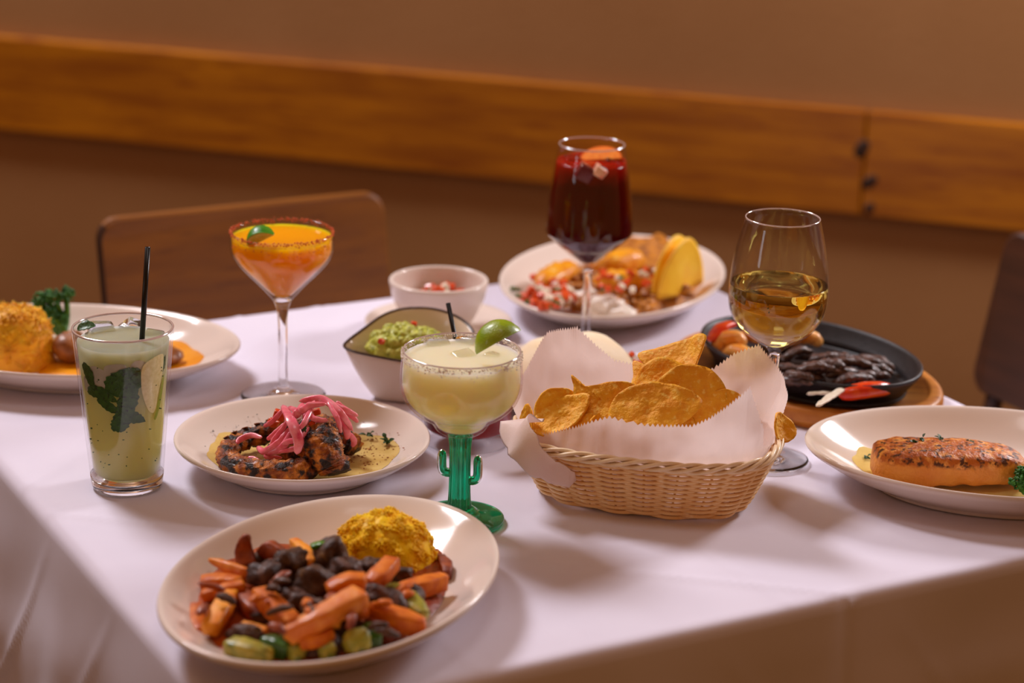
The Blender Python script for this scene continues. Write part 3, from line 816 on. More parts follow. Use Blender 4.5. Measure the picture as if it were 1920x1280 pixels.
# ------------------------------------------------------------------ food materials
carrot_m = M('carrot', (224, 124, 10), .55, (190, 86, 6), 90, (.3, .6), col3=(236, 146, 30), scale3=60, thr3=(.62, .76), bump=.0005, bscale=300, coat=.15, spec=.3)
carrot_b = M('carrot_bright', (244, 160, 20), .55, (226, 124, 10), 90, (.35, .65), bump=.0004, bscale=300, coat=.25)
carrot_p = M('carrot_pale', (236, 150, 50), .55, (216, 112, 16), 70, (.3, .56), bump=.0005, bscale=300, coat=.25)
carrot_d = M('carrot_dark', (160, 70, 8), .55, (116, 40, 10), 90, (.4, .6), bump=.0005, bscale=300, coat=.3)
beef_m = M('beef', (92, 58, 36), .5, (58, 32, 20), 130, (.35, .6), col3=(128, 88, 40), scale3=70, thr3=(.58, .7), bump=.0016, bscale=260, coat=.06, spec=.3)
beef_g = M('beef_grey', (104, 72, 60), .5, (64, 40, 32), 130, (.4, .6), bump=.0016, bscale=260, coat=.08, spec=.3)
zuc_m = M('zucchini', (140, 136, 30), .45, (176, 156, 50), 110, (.4, .6), col3=(84, 100, 20), scale3=70, thr3=(.55, .65), bump=.0004, bscale=300, coat=.3)
zuc_g = M('zucchini_skin', (62, 104, 20), .3, (44, 78, 16), 110, (.4, .6), coat=.4)
rice_y = M('yellow_rice', (255, 206, 2), .5, (255, 190, 2), 60, (.35, .65), sss=.3, sssr=(.003,), spec=.25)
rice_o = M('saffron_rice', (250, 184, 14), .5, (232, 150, 8), 60, (.35, .65), sss=.4, sssr=(.005,))
redsauce = M('red_sauce', (150, 56, 8), .35, (184, 84, 18), 55, (.4, .62), col3=(96, 24, 8), scale3=110, thr3=(.55, .7), bump=.0008, bscale=240, coat=.2)
cream_s = M('cream_sauce', (226, 196, 120), .22, (206, 170, 92), 45, (.4, .65), col3=(186, 120, 40), scale3=150, thr3=(.66, .76), bump=.0004, bscale=160, coat=.3)
herb_m = M('parsley', (34, 66, 18), .5, (54, 90, 28), 300, (.4, .6))
pepper_m = M('black_pepper', (40, 32, 22), .6, (70, 60, 30), 400, (.4, .6))

def stick(name, pts, w, h, mat, label, cat, group, p=4.2, amp=.0010, end=.07, seg=18, n=16, up=(0, 0, 1), seed=0.0):
    P = [at(x, y, z) for x, y, z in pts]
    return tag(mk(name, loft(P, w, h, n, p, seg, up, end, amp, 160, seed), mat), label, cat, group)
def chunk(name, px, py, z, r, mat, label, cat, group, rot=(0, 0, 0), amp=.3, freq=1.6, seed=0.0, sub=3, amp2=.08):
    return tag(mk(name, blob(at(px, py, z), r, sub, amp, freq, seed, rot, amp2=amp2, freq2=5), mat), label, cat, group)
def sauce(name, outline, zf, th, mat, label, n=64, rings=9, zguess=.012, amp=.05):
    """a pool lying on a plate: the outline is where its edge meets the plate"""
    O = [at(x, y, zguess) for x, y in outline]
    C = closed_curve(O, n); c = sum(C, Vector()) / n
    C = [c + (q - c) * (1 + amp * nz(q, 60, 2.0)) for q in C]
    def z(q, t): return zf(q) + th * (1 - t ** 6) ** .5 + .0001 + th * .3 * nz(q, 70, 1.0) * (1 - t)
    V, F = disk_fan(C, c, rings, z)
    b = len(V); V += [Vector((q.x, q.y, zf(q) + .00005)) for q in V]; F += [tuple(k + b for k in f[::-1]) for f in F]
    return tag(mk(name, (V, F), mat), label, 'sauce')
def grains(c, rx, ry, hgt, zb, count, gl, gw, seed, lump=.12, sharp=2.0, jit=1.0, ang=0.0, tilt=.9):
    """a mound core with grains lying over it, all one mesh of stuff"""
    rnd = random.Random(seed); c = Vector(c); parts = []
    def top(x, y):
        s = math.hypot(x, y)
        return max(0.0, 1 - s ** sharp) ** .62
    n = 40; rings = 12; V = []; F = []
    for i in range(rings + 1):
        t = i / rings
        for j in range(n):
            a = 2 * math.pi * j / n; x, y = t * math.cos(a), t * math.sin(a)
            q = Vector((rx * x, ry * y, hgt * top(x, y) * 1.0)); q += q.normalized() * .0022 * nz(q, 190, seed) if q.length > 1e-5 else Vector()
            V.append(q)
    for i in range(rings):
        for j in range(n): F.append((i * n + j, (i + 1) * n + j, (i + 1) * n + (j + 1) % n, i * n + (j + 1) % n))
    parts.append((V, F))
    V0, F0 = ico(1)
    for k in range(count):
        s = math.sqrt(rnd.random()); a = rnd.uniform(0, 6.283); x, y = s * math.cos(a), s * math.sin(a)
        q = Vector((rx * x, ry * y, hgt * top(x, y)))
        lum = 1 + lump * nz(q, 120, seed + 5); q = Vector((q.x * lum, q.y * lum, q.z * lum))
        d = Vector((rnd.gauss(0, 1), rnd.gauss(0, 1), rnd.gauss(0, tilt)))
        nn = Vector((q.x / rx ** 2, q.y / ry ** 2, q.z / hgt ** 2)).normalized(); d = (d - nn * d.dot(nn) * .65).normalized(); q = q + nn * gw * .15
        L = gl * rnd.uniform(.8, 1.2)
        qq = d.to_track_quat('Z', 'Y').to_matrix()
        parts.append(([q + qq @ Vector((v.x * gw, v.y * gw, v.z * L)) for v in V0], F0))
    V, F = merge(parts); E = Matrix.Rotation(ang, 3, 'Z')
    return [E @ v + c + Vector((0, 0, zb)) for v in V], F

# ------------------------------------------------------------------ nearest platter: carrots, beef, rice
sauce('stew_sauce', [(372, 1130), (385, 1185), (430, 1225), (520, 1243), (640, 1238), (720, 1210), (795, 1160), (836, 1104), (842, 1060), (818, 1034), (755, 1018), (640, 1020), (520, 1030), (420, 1075)], zFRONT, .010, redsauce, 'red-brown sauce pooled on the nearest platter', zguess=.014, amp=.03)
GC = 'carrot pieces on the nearest platter'
for pts, w, h, m, lb in (
        ([(464, 1066, .03), (458, 1030, .042), (462, 1001, .056)], [.009, .0085, .003], .0035, carrot_d, 'dark orange carrot slice standing upright at the back of the nearest platter'),
        ([(470, 1082, .030), (430, 1065, .033), (393, 1047, .034)], [.0075, .006, .002], .005, carrot_p, 'pointed carrot tip with a dark end, left of the upright slice'),
        ([(374, 1096, .024), (410, 1092, .026), (452, 1096, .028)], [.0085, .009, .007], .007, carrot_m, 'carrot baton at the left edge of the pile, beneath the pointed tip'),
        ([(376, 1120, .022), (420, 1106, .028), (462, 1098, .03)], [.005, .006, .006], .005, carrot_m, 'thin carrot baton at the left of the pile, slanting upward'),
        ([(368, 1136, .018), (370, 1165, .016), (378, 1190, .014)], [.006, .008, .005], .006, carrot_m, 'carrot piece at the far left end of the pile'),
        ([(432, 1112, .028), (412, 1150, .026), (390, 1184, .022)], [.0085, .0085, .0075], .007, carrot_b, 'carrot baton with a yellow cut end at the left front'),
        ([(486, 1112, .034), (515, 1140, .033), (556, 1178, .026)], [.0085, .0095, .009], .008, carrot_m, 'large carrot baton at the middle left of the pile'),
        ([(455, 1122, .024), (475, 1140, .024), (492, 1158, .02)], [.007, .009, .007], .007, carrot_d, 'dark red carrot piece left of the large baton'),
        ([(532, 1196, .030), (600, 1158, .042), (686, 1112, .050)], [.005, .010, .012], .008, carrot_p, 'long pale orange carrot lying across the front of the pile'),
        ([(545, 1188, .026), (600, 1168, .034), (640, 1162, .036)], [.005, .008, .006], .006, carrot_b, 'carrot strip beneath the long pale carrot'),
        ([(614, 1112, .044), (650, 1092, .050), (688, 1092, .050)], [.006, .010, .008], .007, carrot_m, 'carrot piece in the middle of the pile behind the long pale carrot'),
        ([(690, 1098, .040), (712, 1080, .044), (738, 1052, .046)], [.006, .009, .0075], .007, carrot_m, 'curved carrot piece leaning against the yellow rice'),
        ([(742, 1112, .022), (790, 1100, .024), (836, 1088, .022)], [.006, .009, .007], .008, carrot_m, 'carrot baton at the right end of the pile below the rice'),
        ([(688, 1146, .028), (742, 1160, .028), (798, 1180, .022)], [.007, .0105, .006], .009, carrot_m, 'carrot baton at the right front of the pile'),
        ([(690, 1160, .022), (716, 1180, .022), (742, 1196, .018)], [.006, .008, .006], .007, carrot_d, 'short red carrot piece beside the green zucchini'),
        ([(560, 1206, .026), (592, 1200, .028), (622, 1184, .03)], [.004, .007, .006], .006, carrot_m, 'orange carrot sliver under the front of the long carrot'),
        ([(548, 1018, .038), (572, 1038, .042), (578, 1062, .04)], [.004, .007, .007], .006, carrot_b, 'small carrot piece at the back between beef chunks'),
        ([(490, 1036, .036), (508, 1030, .042), (532, 1042, .04)], [.005, .008, .005], .006, carrot_d, 'dark carrot end at the back right of the upright slice'),
        ([(452, 1172, .018), (475, 1178, .018), (500, 1188, .018)], [.004, .005, .004], .004, carrot_b, 'thin orange carrot strip at the front left under the large baton'),
        ([(640, 1140, .038), (668, 1140, .038), (680, 1160, .03)], [.005, .008, .006], .007, carrot_m, 'carrot piece under the right end of the long pale carrot'),
        ([(826, 1046, .016), (836, 1060, .017), (838, 1080, .016)], [.004, .006, .004], .005, carrot_d, 'reddish carrot sliver in the sauce right of the rice')):
    stick('carrot_piece', pts, [x * .86 for x in w], h * .88, m, lb, 'carrot', GC, p=5.5 if len(set(w)) < 3 or max(w) > .0088 else 3.4, end=.05 if 'upright' not in lb else .12, amp=.0008, up=(0, -1, .2) if 'upright' in lb else (0, 0, 1), seed=pts[0][0] * .1)
GBF = 'beef chunks on the nearest platter'
for px, py, z, r, m, rot, lb in (
        (505, 1080, .036, (.017, .014, .013), beef_g, (.2, .3, .4), 'large grey-brown beef chunk at the left of the pile'),
        (545, 1052, .042, (.018, .013, .012), beef_m, (.5, .1, 1.0), 'beef chunk at the back behind the large grey one'),
        (592, 1096, .040, (.016, .014, .013), beef_m, (.1, .4, .2), 'dark square beef chunk in the middle of the pile'),
        (618, 1046, .042, (.017, .015, .016), beef_m, (.3, .2, 2.0), 'tall beef chunk at the top touching the rice'),
        (646, 1070, .040, (.014, .012, .011), beef_g, (.3, .2, .6), 'beef chunk between the tall chunk and the curved carrot'),
        (562, 1128, .034, (.016, .010, .009), beef_g, (.1, .2, .1), 'beef strip under the dark square chunk'),
        (718, 1122, .032, (.018, .010, .010), beef_g, (.2, .2, -.3), 'long grey beef strip at the right of the pile'),
        (694, 1068, .034, (.013, .010, .010), beef_m, (.2, .2, .3), 'dark beef piece at the foot of the rice'),
        (770, 1118, .024, (.013, .009, .009), beef_m, (.2, .2, .8), 'beef piece at the right end over the zucchini'),
        (462, 1192, .018, (.015, .009, .008), beef_g, (.2, .2, -.4), 'beef strip at the front left of the pile'),
        (520, 1160, .018, (.016, .012, .010), beef_m, (.2, .2, .2), 'dark beef piece under the large carrot baton'),
        (600, 1208, .020, (.018, .012, .010), beef_m, (.2, .2, .2), 'dark beef piece at the front middle of the pile'),
        (650, 1180, .022, (.018, .013, .012), beef_m, (.2, .2, .2), 'dark beef piece behind the green zucchini'),
        (745, 1080, .022, (.014, .010, .009), beef_m, (.2, .2, .2), 'small beef piece below the front of the rice'),
        (480, 1060, .026, (.012, .010, .010), beef_m, (.2, .2, .9), 'beef piece behind the large grey chunk on the left'),
        (575, 1075, .026, (.02, .018, .016), beef_m, (.2, .2, .9), 'beef chunk buried at the heart of the pile'),
        (640, 1120, .022, (.024, .018, .015), beef_m, (.1, .1, .4), 'beef chunk buried under the long pale carrot')):
    chunk('beef_chunk', px, py, z, r, m, lb, 'beef', GBF, rot, .32, 1.5, px * .13)
GZ = 'zucchini pieces on the nearest platter'
for pts, w, h, m, lb in (
        ([(428, 1214, .016), (468, 1222, .018), (512, 1240, .014)], [.008, .0095, .004], .008, zuc_m, 'olive zucchini piece at the front left rim'),
        ([(496, 1208, .018), (525, 1212, .02), (545, 1222, .018)], [.007, .009, .007], .008, zuc_g, 'dark green zucchini piece at the front left'),
        ([(548, 1205, .022), (556, 1220, .02), (560, 1236, .014)], [.006, .007, .006], .005, zuc_m, 'olive zucchini slice at the front middle'),
        ([(604, 1200, .022), (612, 1218, .02), (616, 1234, .014)], [.006, .007, .006], .005, zuc_m, 'olive zucchini slice right of the front middle'),
        ([(662, 1186, .030), (668, 1200, .026), (672, 1222, .018)], [.008, .010, .008], .008, zuc_m, 'pale zucchini wedge at the right front'),
        ([(690, 1178, .028), (698, 1192, .026), (700, 1214, .018)], [.005, .007, .006], .006, zuc_g, 'bright green zucchini skin piece at the right front'),
        ([(762, 1118, .026), (778, 1138, .026), (796, 1160, .022)], [.006, .008, .005], .006, zuc_m, 'olive zucchini piece at the right end of the pile'),
        ([(722, 1108, .028), (740, 1106, .028), (760, 1112, .026)], [.004, .006, .004], .005, zuc_m, 'small yellow-green zucchini piece below the rice'),
        ([(582, 1026, .052), (600, 1020, .054), (622, 1020, .054)], [.003, .004, .003], .002, M('green_pepper', (64, 128, 26), .25, coat=.4), 'bright green pepper strip on top of the pile')):
    stick('zucchini_piece', pts, w, h, m, lb, 'zucchini', GZ, seed=pts[0][0] * .1)
rnd = random.Random(31)
for k in range(34):
    px, py = rnd.gauss(570, 110), rnd.gauss(1120, 48)
    if ((px - 575) / 205) ** 2 + ((py - 1125) / 95) ** 2 > 1 or py > 1215 or (px > 650 and py < 1075): continue
    c = at(px, py, .030 + .016 * (1 - ((px - 575) / 215) ** 2) * (1 - ((py - 1115) / 110) ** 2)); an = rnd.uniform(0, 3.14); l = rnd.uniform(.006, .013); d = Vector((math.cos(an), math.sin(an), rnd.uniform(-.5, .3))) * l
    mt_, nm_, ct_ = rnd.choice(((carrot_d, 'carrot_sliver', 'carrot'), (beef_m, 'beef_scrap', 'beef'), (carrot_m, 'carrot_sliver', 'carrot'), (beef_m, 'beef_scrap', 'beef')))
    tag(mk(nm_, loft([c - d, c + Vector((0, 0, .002)), c + d], [.002, .004, .002], [.0015, .003, .0015], 9, 2.6, 10, (0, 0, 1), .16, .0012, 240, k), mt_), 'small ' + ('orange carrot sliver' if ct_ == 'carrot' else 'brown beef scrap') + ' tucked among the larger pieces on the nearest platter', ct_, ('carrot slivers' if ct_ == 'carrot' else 'beef scraps') + ' among the pile on the nearest platter')
q = at(718, 1062, .010)
tag(mk('rice_mound', grains((q.x, q.y + .004, 0), .043, .040, .044, zFRONT(q) + .001, 3400, .0030, .00085, 3, sharp=2.4), rice_y), 'bright yellow rice mound on the nearest platter', 'rice', kind='stuff')

# ------------------------------------------------------------------ octopus plate
sauce('cream_sauce', [(392, 848), (400, 868), (440, 888), (520, 900), (610, 900), (690, 884), (740, 862), (744, 842), (715, 822), (650, 808), (560, 800), (470, 806), (415, 822)], zOCT, .0016, cream_s, 'speckled cream sauce pooled under the charred octopus', zguess=.010)
oct_m = M('charred_octopus', (206, 122, 30), .5, (136, 62, 14), 110, (.36, .58), col3=(38, 20, 12), scale3=85, thr3=(.44, .56), bump=.003, bscale=300, coat=.2, detail=8, spec=.35)
def tentacle(pts, w, h, label, seed, suckers=None):
    t = thing('octopus_tentacle', Vector(pts[len(pts) // 2]), label, 'octopus', 'charred octopus pieces on the round plate')
    mk('flesh', loft(pts, w, h, 26, 2.3, 70, (0, 0, 1), .06, .0036, 230, seed), oct_m, t)
    if suckers:
        path = catmull(pts, 60)
        for k in range(*suckers):
            a, b = path[k], path[k + 1]; T = (b - a).normalized(); S = T.cross(Vector((0, 0, 1))).normalized()
            tt = k / 59; hh, ww = interp(h, tt), interp(w, tt)
            V, F = lathe(spl([(0, .0004), (.0018, .0006), (.0030, .0022), (.0024, .0026), (.0012, .0012), (0, .001)], 2), (0, 0, 0), 10)
            qq = Vector((0, 0, .85)) - S * .5
            Rm = qq.to_track_quat('Z', 'Y').to_matrix()
            cc = a + Vector((0, 0, hh * .85)) - S * ww * .45
            mk('sucker', ([Rm @ v + cc for v in V], F), oct_m, t)
    return t
tentacle([at(600, 868, .017), at(545, 884, .018), at(470, 880, .018), at(428, 862, .018), at(432, 838, .020), at(465, 822, .022), at(510, 808, .026), at(548, 796, .030)], [.009, .0115, .0105, .0095, .0085, .0085, .009, .010], [.009, .010, .0095, .0085, .008, .0085, .009, .010], 'curled charred octopus tentacle at the left of the round plate', 1.0, (34, 54, 4))
tentacle([at(606, 800, .044), at(602, 822, .042), at(612, 850, .032), at(624, 872, .022), at(628, 888, .0155)], [.012, .0165, .0165, .015, .013], [.010, .013, .014, .013, .009], 'thick blunt octopus tentacle at the front right of the onions', 5.0)
tentacle([at(560, 800, .030), at(610, 806, .034), at(650, 830, .022), at(664, 846, .016)], [.012, .013, .012, .010], [.011, .012, .010, .008], 'short octopus piece behind the thick tentacle', 9.0)
tentacle([at(500, 850, .014), at(545, 848, .016), at(590, 852, .016)], [.012, .014, .012], [.008, .010, .009], 'octopus piece buried under the pink onions', 12.0)
on_m = M('pickled_onion', (226, 92, 116), .25, (240, 140, 150), 90, (.35, .65), col3=(206, 50, 90), scale3=60, thr3=(.58, .7), sss=.25, sssr=(.004,), coat=.4)
onions = [
    ([(530, 758, .062), (546, 788, .060), (560, 826, .046), (556, 852, .034)], .0048, 'broad pickled onion strip hanging down the front of the heap'),
    ([(560, 752, .066), (604, 748, .070), (640, 776, .062), (662, 808, .042)], .0034, 'pickled onion strip arching over the top right of the heap'),
    ([(600, 748, .070), (642, 766, .064), (672, 780, .056)], .0028, 'pickled onion strip pointing right from the top'),
    ([(546, 800, .050), (522, 832, .038), (496, 846, .030), (482, 836, .030)], .0036, 'pickled onion strip curling left above the tentacle'),
    ([(536, 792, .052), (512, 816, .042), (500, 824, .038)], .0024, 'narrow pickled onion strip left of the broad hanging one'),
    ([(492, 820, .036), (470, 816, .034), (450, 824, .030), (444, 832, .028)], .0026, 'pickled onion strip lying over the left tentacle loop'),
    ([(575, 770, .064), (590, 785, .060), (615, 788, .058)], .0026, 'pickled onion strip across the top of the thick tentacle'),
    ([(560, 762, .066), (574, 778, .062), (570, 804, .052)], .003, 'pickled onion strip folded beside the tomato'),
    ([(500, 852, .028), (530, 838, .036), (548, 806, .048)], .0034, 'pickled onion strip rising from the front left'),
    ([(630, 752, .066), (655, 775, .056), (672, 792, .048)], .0026, 'pickled onion strip drooping at the far right'),
    ([(640, 780, .056), (650, 806, .044), (652, 824, .034)], .0034, 'bright pink onion strip hanging at the right side'),
    ([(522, 848, .032), (560, 838, .036), (586, 826, .040)], .0022, 'thin pickled onion sliver pointing right at the front'),
    ([(464, 858, .026), (486, 864, .026)], .0026, 'short pickled onion piece inside the tentacle loop'),
    ([(540, 762, .064), (562, 770, .066), (582, 760, .069), (612, 757, .070)], .003, 'pickled onion strip lying flat along the top'),
    ([(512, 840, .030), (500, 856, .026), (530, 858, .024)], .0024, 'pickled onion curl low at the front'),
    ([(655, 812, .038), (664, 826, .030), (660, 838, .024)], .0026, 'last pickled onion piece at the lower right'),
    ([(570, 756, .068), (556, 776, .064), (540, 780, .058)], .0036, 'wide pickled onion petal at the top left'),
    ([(590, 750, .070), (572, 790, .060), (552, 812, .050)], .0024, 'narrow pickled onion strip crossing the broad hanging one'),
    ([(548, 776, .060), (528, 806, .048), (512, 828, .038), (508, 846, .030)], .0022, 'long thin pickled onion thread at the left front'),
    ([(614, 752, .070), (632, 784, .060), (640, 812, .044)], .0024, 'narrow pickled onion strip down the back of the thick tentacle'),
    ([(530, 768, .058), (510, 790, .048), (494, 800, .040)], .0022, 'thin pickled onion thread reaching left over the tomato'),
    ([(580, 800, .054), (562, 822, .046), (536, 830, .040), (516, 852, .028)], .0024, 'pickled onion strip slanting down in front of the tomato')]
for pts, w, lb in onions:
    P = [at(*p) for p in pts]
    tag(mk('onion_strip', loft(P, [w * .7, w * 1.08, w * 1.05, w * .55], .0010, 8, 2.2, 22, (.3, -1, .5), .1, .0005, 200, w * 900), on_m), lb, 'onion', 'pickled onion strips on the octopus')
tom_m = M('tomato', (206, 58, 20), .3, (224, 92, 36), 140, (.4, .6), coat=.4)
for k, (px, py, z, s, lb) in enumerate(((524, 778, .048, .011, 'tomato dice at the left of the onion heap'), (512, 792, .044, .009, 'lower tomato dice at the left of the onion heap'), (586, 795, .054, .008, 'tomato dice beside the broad onion strip'), (552, 822, .038, .009, 'tomato dice under the front onions'), (594, 772, .058, .007, 'tomato dice at the top of the thick tentacle'))):
    tag(mk('tomato_dice', boxm(at(px, py, z), (s, s * .8, s * .8), k * .8, .0015, (k * .4, .3)), tom_m), lb, 'tomato', 'tomato dice on the octopus')
q = at(567, 802, .054)
leaf3d(q, .011, .008, (.3, 0, 1), (0, -1, .3), herb_m, 'herb_leaf', 'dark green herb leaf on the onions', 'herb leaf', None, .3, 3)
def flecks(name, cx, cy, sx, sy, count, zf, zg, mat, label, seed, smin=.0003, smax=.0010):
    rnd = random.Random(seed); parts = []
    for k in range(count):
        px, py = rnd.gauss(cx, sx), rnd.gauss(cy, sy); q = at(px, py, zg)
        if math.hypot(q.x - OCT[0][0], q.y - OCT[0][1]) > .098: continue
        s = rnd.uniform(smin, smax); parts.append(blob((q.x, q.y, zf(q) + .0017 + s * .2), (s * rnd.uniform(.7, 1.8), s, s * .4), 1, .3, 2, k, (0, 0, rnd.uniform(0, 3))))
    return tag(mk(name, merge(parts), mat), label, 'herbs', kind='stuff')
flecks('herb_flecks', 470, 800, 70, 24, 190, zOCT, .010, pepper_m, 'dark herb and pepper flecks scattered over the octopus plate', 5)
flecks('herb_flecks', 690, 846, 30, 16, 110, zOCT, .010, M('paprika', (160, 84, 24), .6), 'paprika flecks on the sauce at the right of the octopus', 6)
def sprig(px, py, z, n, ln, wd, spread, label, seed, mat=None, cat='parsley'):
    rnd = random.Random(seed); c = at(px, py, z); t = thing('parsley_sprig', c, label, cat)
    for k in range(n):
        a = rnd.uniform(0, 6.283); d = Vector((math.cos(a), math.sin(a), rnd.uniform(-.1, .9)))
        leaf3d(c + d * spread * rnd.random() + Vector((0, 0, .0015)), ln * rnd.uniform(.7, 1.2), wd, d, (rnd.gauss(0, .5), rnd.gauss(0, .5), 1), mat or herb_m, 'leaf', None, None, None, .4, k, t)
sprig(727, 832, .012, 8, .007, .004, .006, 'small parsley sprig at the right of the octopus plate', 2)
sprig(690, 818, .012, 6, .006, .0035, .006, 'small parsley sprig behind the octopus sauce edge', 4)

# ------------------------------------------------------------------ left platter: rice, broccoli, meat, yellow sauce
ysauce = M('yellow_sauce', (240, 160, 14), .28, (232, 146, 10), 40, (.4, .6), bump=.0005, bscale=120, coat=.2)
q = at(30, 682, .010)
tag(mk('rice_mound', grains((q.x - .002, q.y + .012, 0), .040, .038, .056, zLEFT(q), 1300, .0058, .0008, 11, sharp=4.5, lump=.1), rice_o), 'tall orange-yellow rice mound at the left edge', 'rice', kind='stuff')
sauce('cheese_sauce', [(70, 690), (90, 668), (150, 658), (230, 640), (320, 642), (372, 664), (374, 684), (330, 696), (240, 704), (150, 706), (90, 702)], zLEFT, .005, ysauce, 'smooth yellow sauce across the rice and broccoli platter', zguess=.012)
meat_m = M('glazed_meat', (164, 96, 26), .5, (124, 66, 16), 70, (.4, .6), bump=.001, bscale=200, coat=.3)
GM = 'glazed meat pieces on the rice and broccoli platter'
chunk('meat_piece', 132, 650, .026, (.018, .02, .016), meat_m, 'round glazed meat piece left of the mint drink, beside the rice', 'meat', GM, seed=3, amp=.15)
chunk('meat_piece', 210, 655, .024, (.030, .02, .013), meat_m, 'glazed meat piece hidden behind the mint drink', 'meat', GM, seed=6, amp=.15)
chunk('meat_piece', 312, 668, .020, (.016, .014, .010), meat_m, 'end of glazed meat just right of the mint drink', 'meat', GM, seed=9, amp=.15)
broc_m = M('broccoli_florets', (30, 84, 18), .55, (52, 116, 30), 120, (.4, .6), bump=.0012, bscale=420)
broc_s = M('broccoli_stalk', (70, 130, 36), .4, (46, 104, 26), 60, (.4, .6))
def broccoli(base, tips, label, r, cnt, seed, bead):
    rnd = random.Random(seed); t = thing('broccoli', base, label, 'broccoli')
    base = Vector(base); parts = []
    for tip in tips:
        tip = Vector(tip)
        mk('stalk', loft([base, base.lerp(tip, .5) + Vector((rnd.gauss(0, .003), rnd.gauss(0, .003), 0)), tip], [.0042, .0034, .003], [.0042, .0034, .003], 8, 2, 10), broc_s, t)
        for k in range(cnt):
            d = Vector((rnd.gauss(0, 1), rnd.gauss(0, 1), rnd.gauss(.4, .8))).normalized() * r * rnd.uniform(.5, 1.05)
            parts.append(blob(tip + d, bead * rnd.uniform(.7, 1.3), 1, .25, 2, k))
    o = mk('florets', merge(parts), broc_m, t); o['kind'] = 'stuff'
    return t
by = at(112, 640, .012).y + .02
b0 = aty(118, 628, by); b0.z = zLEFT(b0) + .003
broccoli(b0, [aty(75, 565, by), aty(88, 558, by + .01), aty(104, 560, by - .004), aty(96, 590, by - .008), aty(70, 585, by), aty(124, 552, by + .004), aty(116, 600, by - .004)], 'dark green broccoli standing beside the rice at the left edge', .0088, 60, 3, .0019)

# ------------------------------------------------------------------ salmon platter
sauce('cream_sauce', [(1600, 862), (1612, 846), (1650, 845), (1760, 850), (1900, 860), (1960, 880), (1950, 915), (1880, 922), (1790, 918), (1720, 905), (1650, 890), (1612, 878)], zSALM, .0018, M('butter_sauce', (232, 206, 130), .2, (222, 190, 108), 45, (.4, .65), coat=.3), 'pale butter sauce under the salmon fillet', zguess=.012)
sal_m = M('salmon', (240, 160, 56), .45, (220, 120, 26), 55, (.35, .65), col3=(246, 190, 110), scale3=40, thr3=(.6, .75), bump=.0012, bscale=190, coat=.25)
sal_t = M('salmon_crust', (190, 98, 20), .45, (236, 160, 76), 110, (.5, .64), col3=(84, 40, 14), scale3=150, thr3=(.52, .62), bump=.0018, bscale=260, coat=.25, detail=6)
def crusted(m, side, side2, z0, z1):
    # the browned crust sits on the upper face of the fillet, its edge ragged
    nt = m.node_tree; N = nt.nodes; L = nt.links; b = N['Principled BSDF']
    src = b.inputs['Base Color'].links[0].from_socket
    tc = N.new('ShaderNodeTexCoord'); sp = N.new('ShaderNodeSeparateXYZ'); L.new(tc.outputs['Object'], sp.inputs[0])
    tn = N.new('ShaderNodeTexNoise'); tn.inputs['Scale'].default_value = 110; tn.inputs['Detail'].default_value = 5; L.new(tc.outputs['Object'], tn.inputs['Vector'])
    ad = N.new('ShaderNodeMath'); ad.operation = 'MULTIPLY_ADD'; ad.inputs[1].default_value = .014; L.new(tn.outputs['Fac'], ad.inputs[0]); L.new(sp.outputs['Z'], ad.inputs[2])
    mr = N.new('ShaderNodeMapRange'); mr.interpolation_type = 'SMOOTHSTEP'; mr.inputs[1].default_value = z0 + .007; mr.inputs[2].default_value = z1 + .007; L.new(ad.outputs[0], mr.inputs[0])
    t2 = N.new('ShaderNodeTexNoise'); t2.inputs['Scale'].default_value = 50; t2.inputs['Detail'].default_value = 4; L.new(tc.outputs['Object'], t2.inputs['Vector'])
    ms = N.new('ShaderNodeMix'); ms.data_type = 'RGBA'; ms.inputs[6].default_value = (*lin(side), 1); ms.inputs[7].default_value = (*lin(side2), 1); L.new(t2.outputs['Fac'], ms.inputs[0])
    mx = N.new('ShaderNodeMix'); mx.data_type = 'RGBA'; L.new(mr.outputs[0], mx.inputs[0]); L.new(ms.outputs[2], mx.inputs[6]); L.new(src, mx.inputs[7])
    L.new(mx.outputs[2], b.inputs['Base Color'])
    return m
crusted(sal_t, (246, 176, 72), (214, 116, 24), .0225, .0275)
def salmon():
    a, b = at(1636, 868, .026), at(1925, 880, .022)
    c = (a + b) / 2; A = (b - a).normalized(); A.z = 0; A.normalize(); S = Vector((-A.y, A.x, 0)); L = (b - a).length
    zb = .0105
    nx, na = 40, 26; V, F, Mi = [], [], []
    for i in range(nx):
        t = -1 + 2 * i / (nx - 1)
        k = (1 - abs(t) ** 5) ** .5 if abs(t) < 1 else .0
        k = max(k, .05)
        hh = (.016 - .003 * t) * (.86 + .14 * k); dd = .030 * (.62 + .38 * k) * (1 - .1 * t)
        for j in range(na):
            an = 2 * math.pi * j / na; ca, sa = math.cos(an), math.sin(an)
            x = dd * math.copysign(abs(ca) ** .5, ca) * (k ** .35); z = hh * math.copysign(abs(sa) ** .55, sa) * (k ** .35)
            q = c + A * (t * L / 2) + S * (x + .004 * t * t); q.z = zb + hh + z + .003 * math.sin(t * 2.2 + .8)
            q += Vector((0, 0, 1)) * .0016 * nz(q, 90, 3.0) + S * .0022 * nz(q, 70, 5.0)
            V.append(q)
    for i in range(nx - 1):
        for j in range(na):
            F.append((i * na + j, i * na + (j + 1) % na, (i + 1) * na + (j + 1) % na, (i + 1) * na + j)); Mi.append(1 if 1.5 <= j <= 10.6 + 1.6 * nz((i * .45, j * .3, 0), 1, 2.0) * 1.5 else 0)
    F.append(tuple(range(na))[::-1]); F.append(tuple(range((nx - 1) * na, nx * na))); Mi += [0, 0]
    return V, F, Mi
tag(mk('salmon_fillet', salmon()[:2], sal_t), 'browned salmon fillet with a peppered crust', 'salmon')
b0 = at(1918, 922, .014)
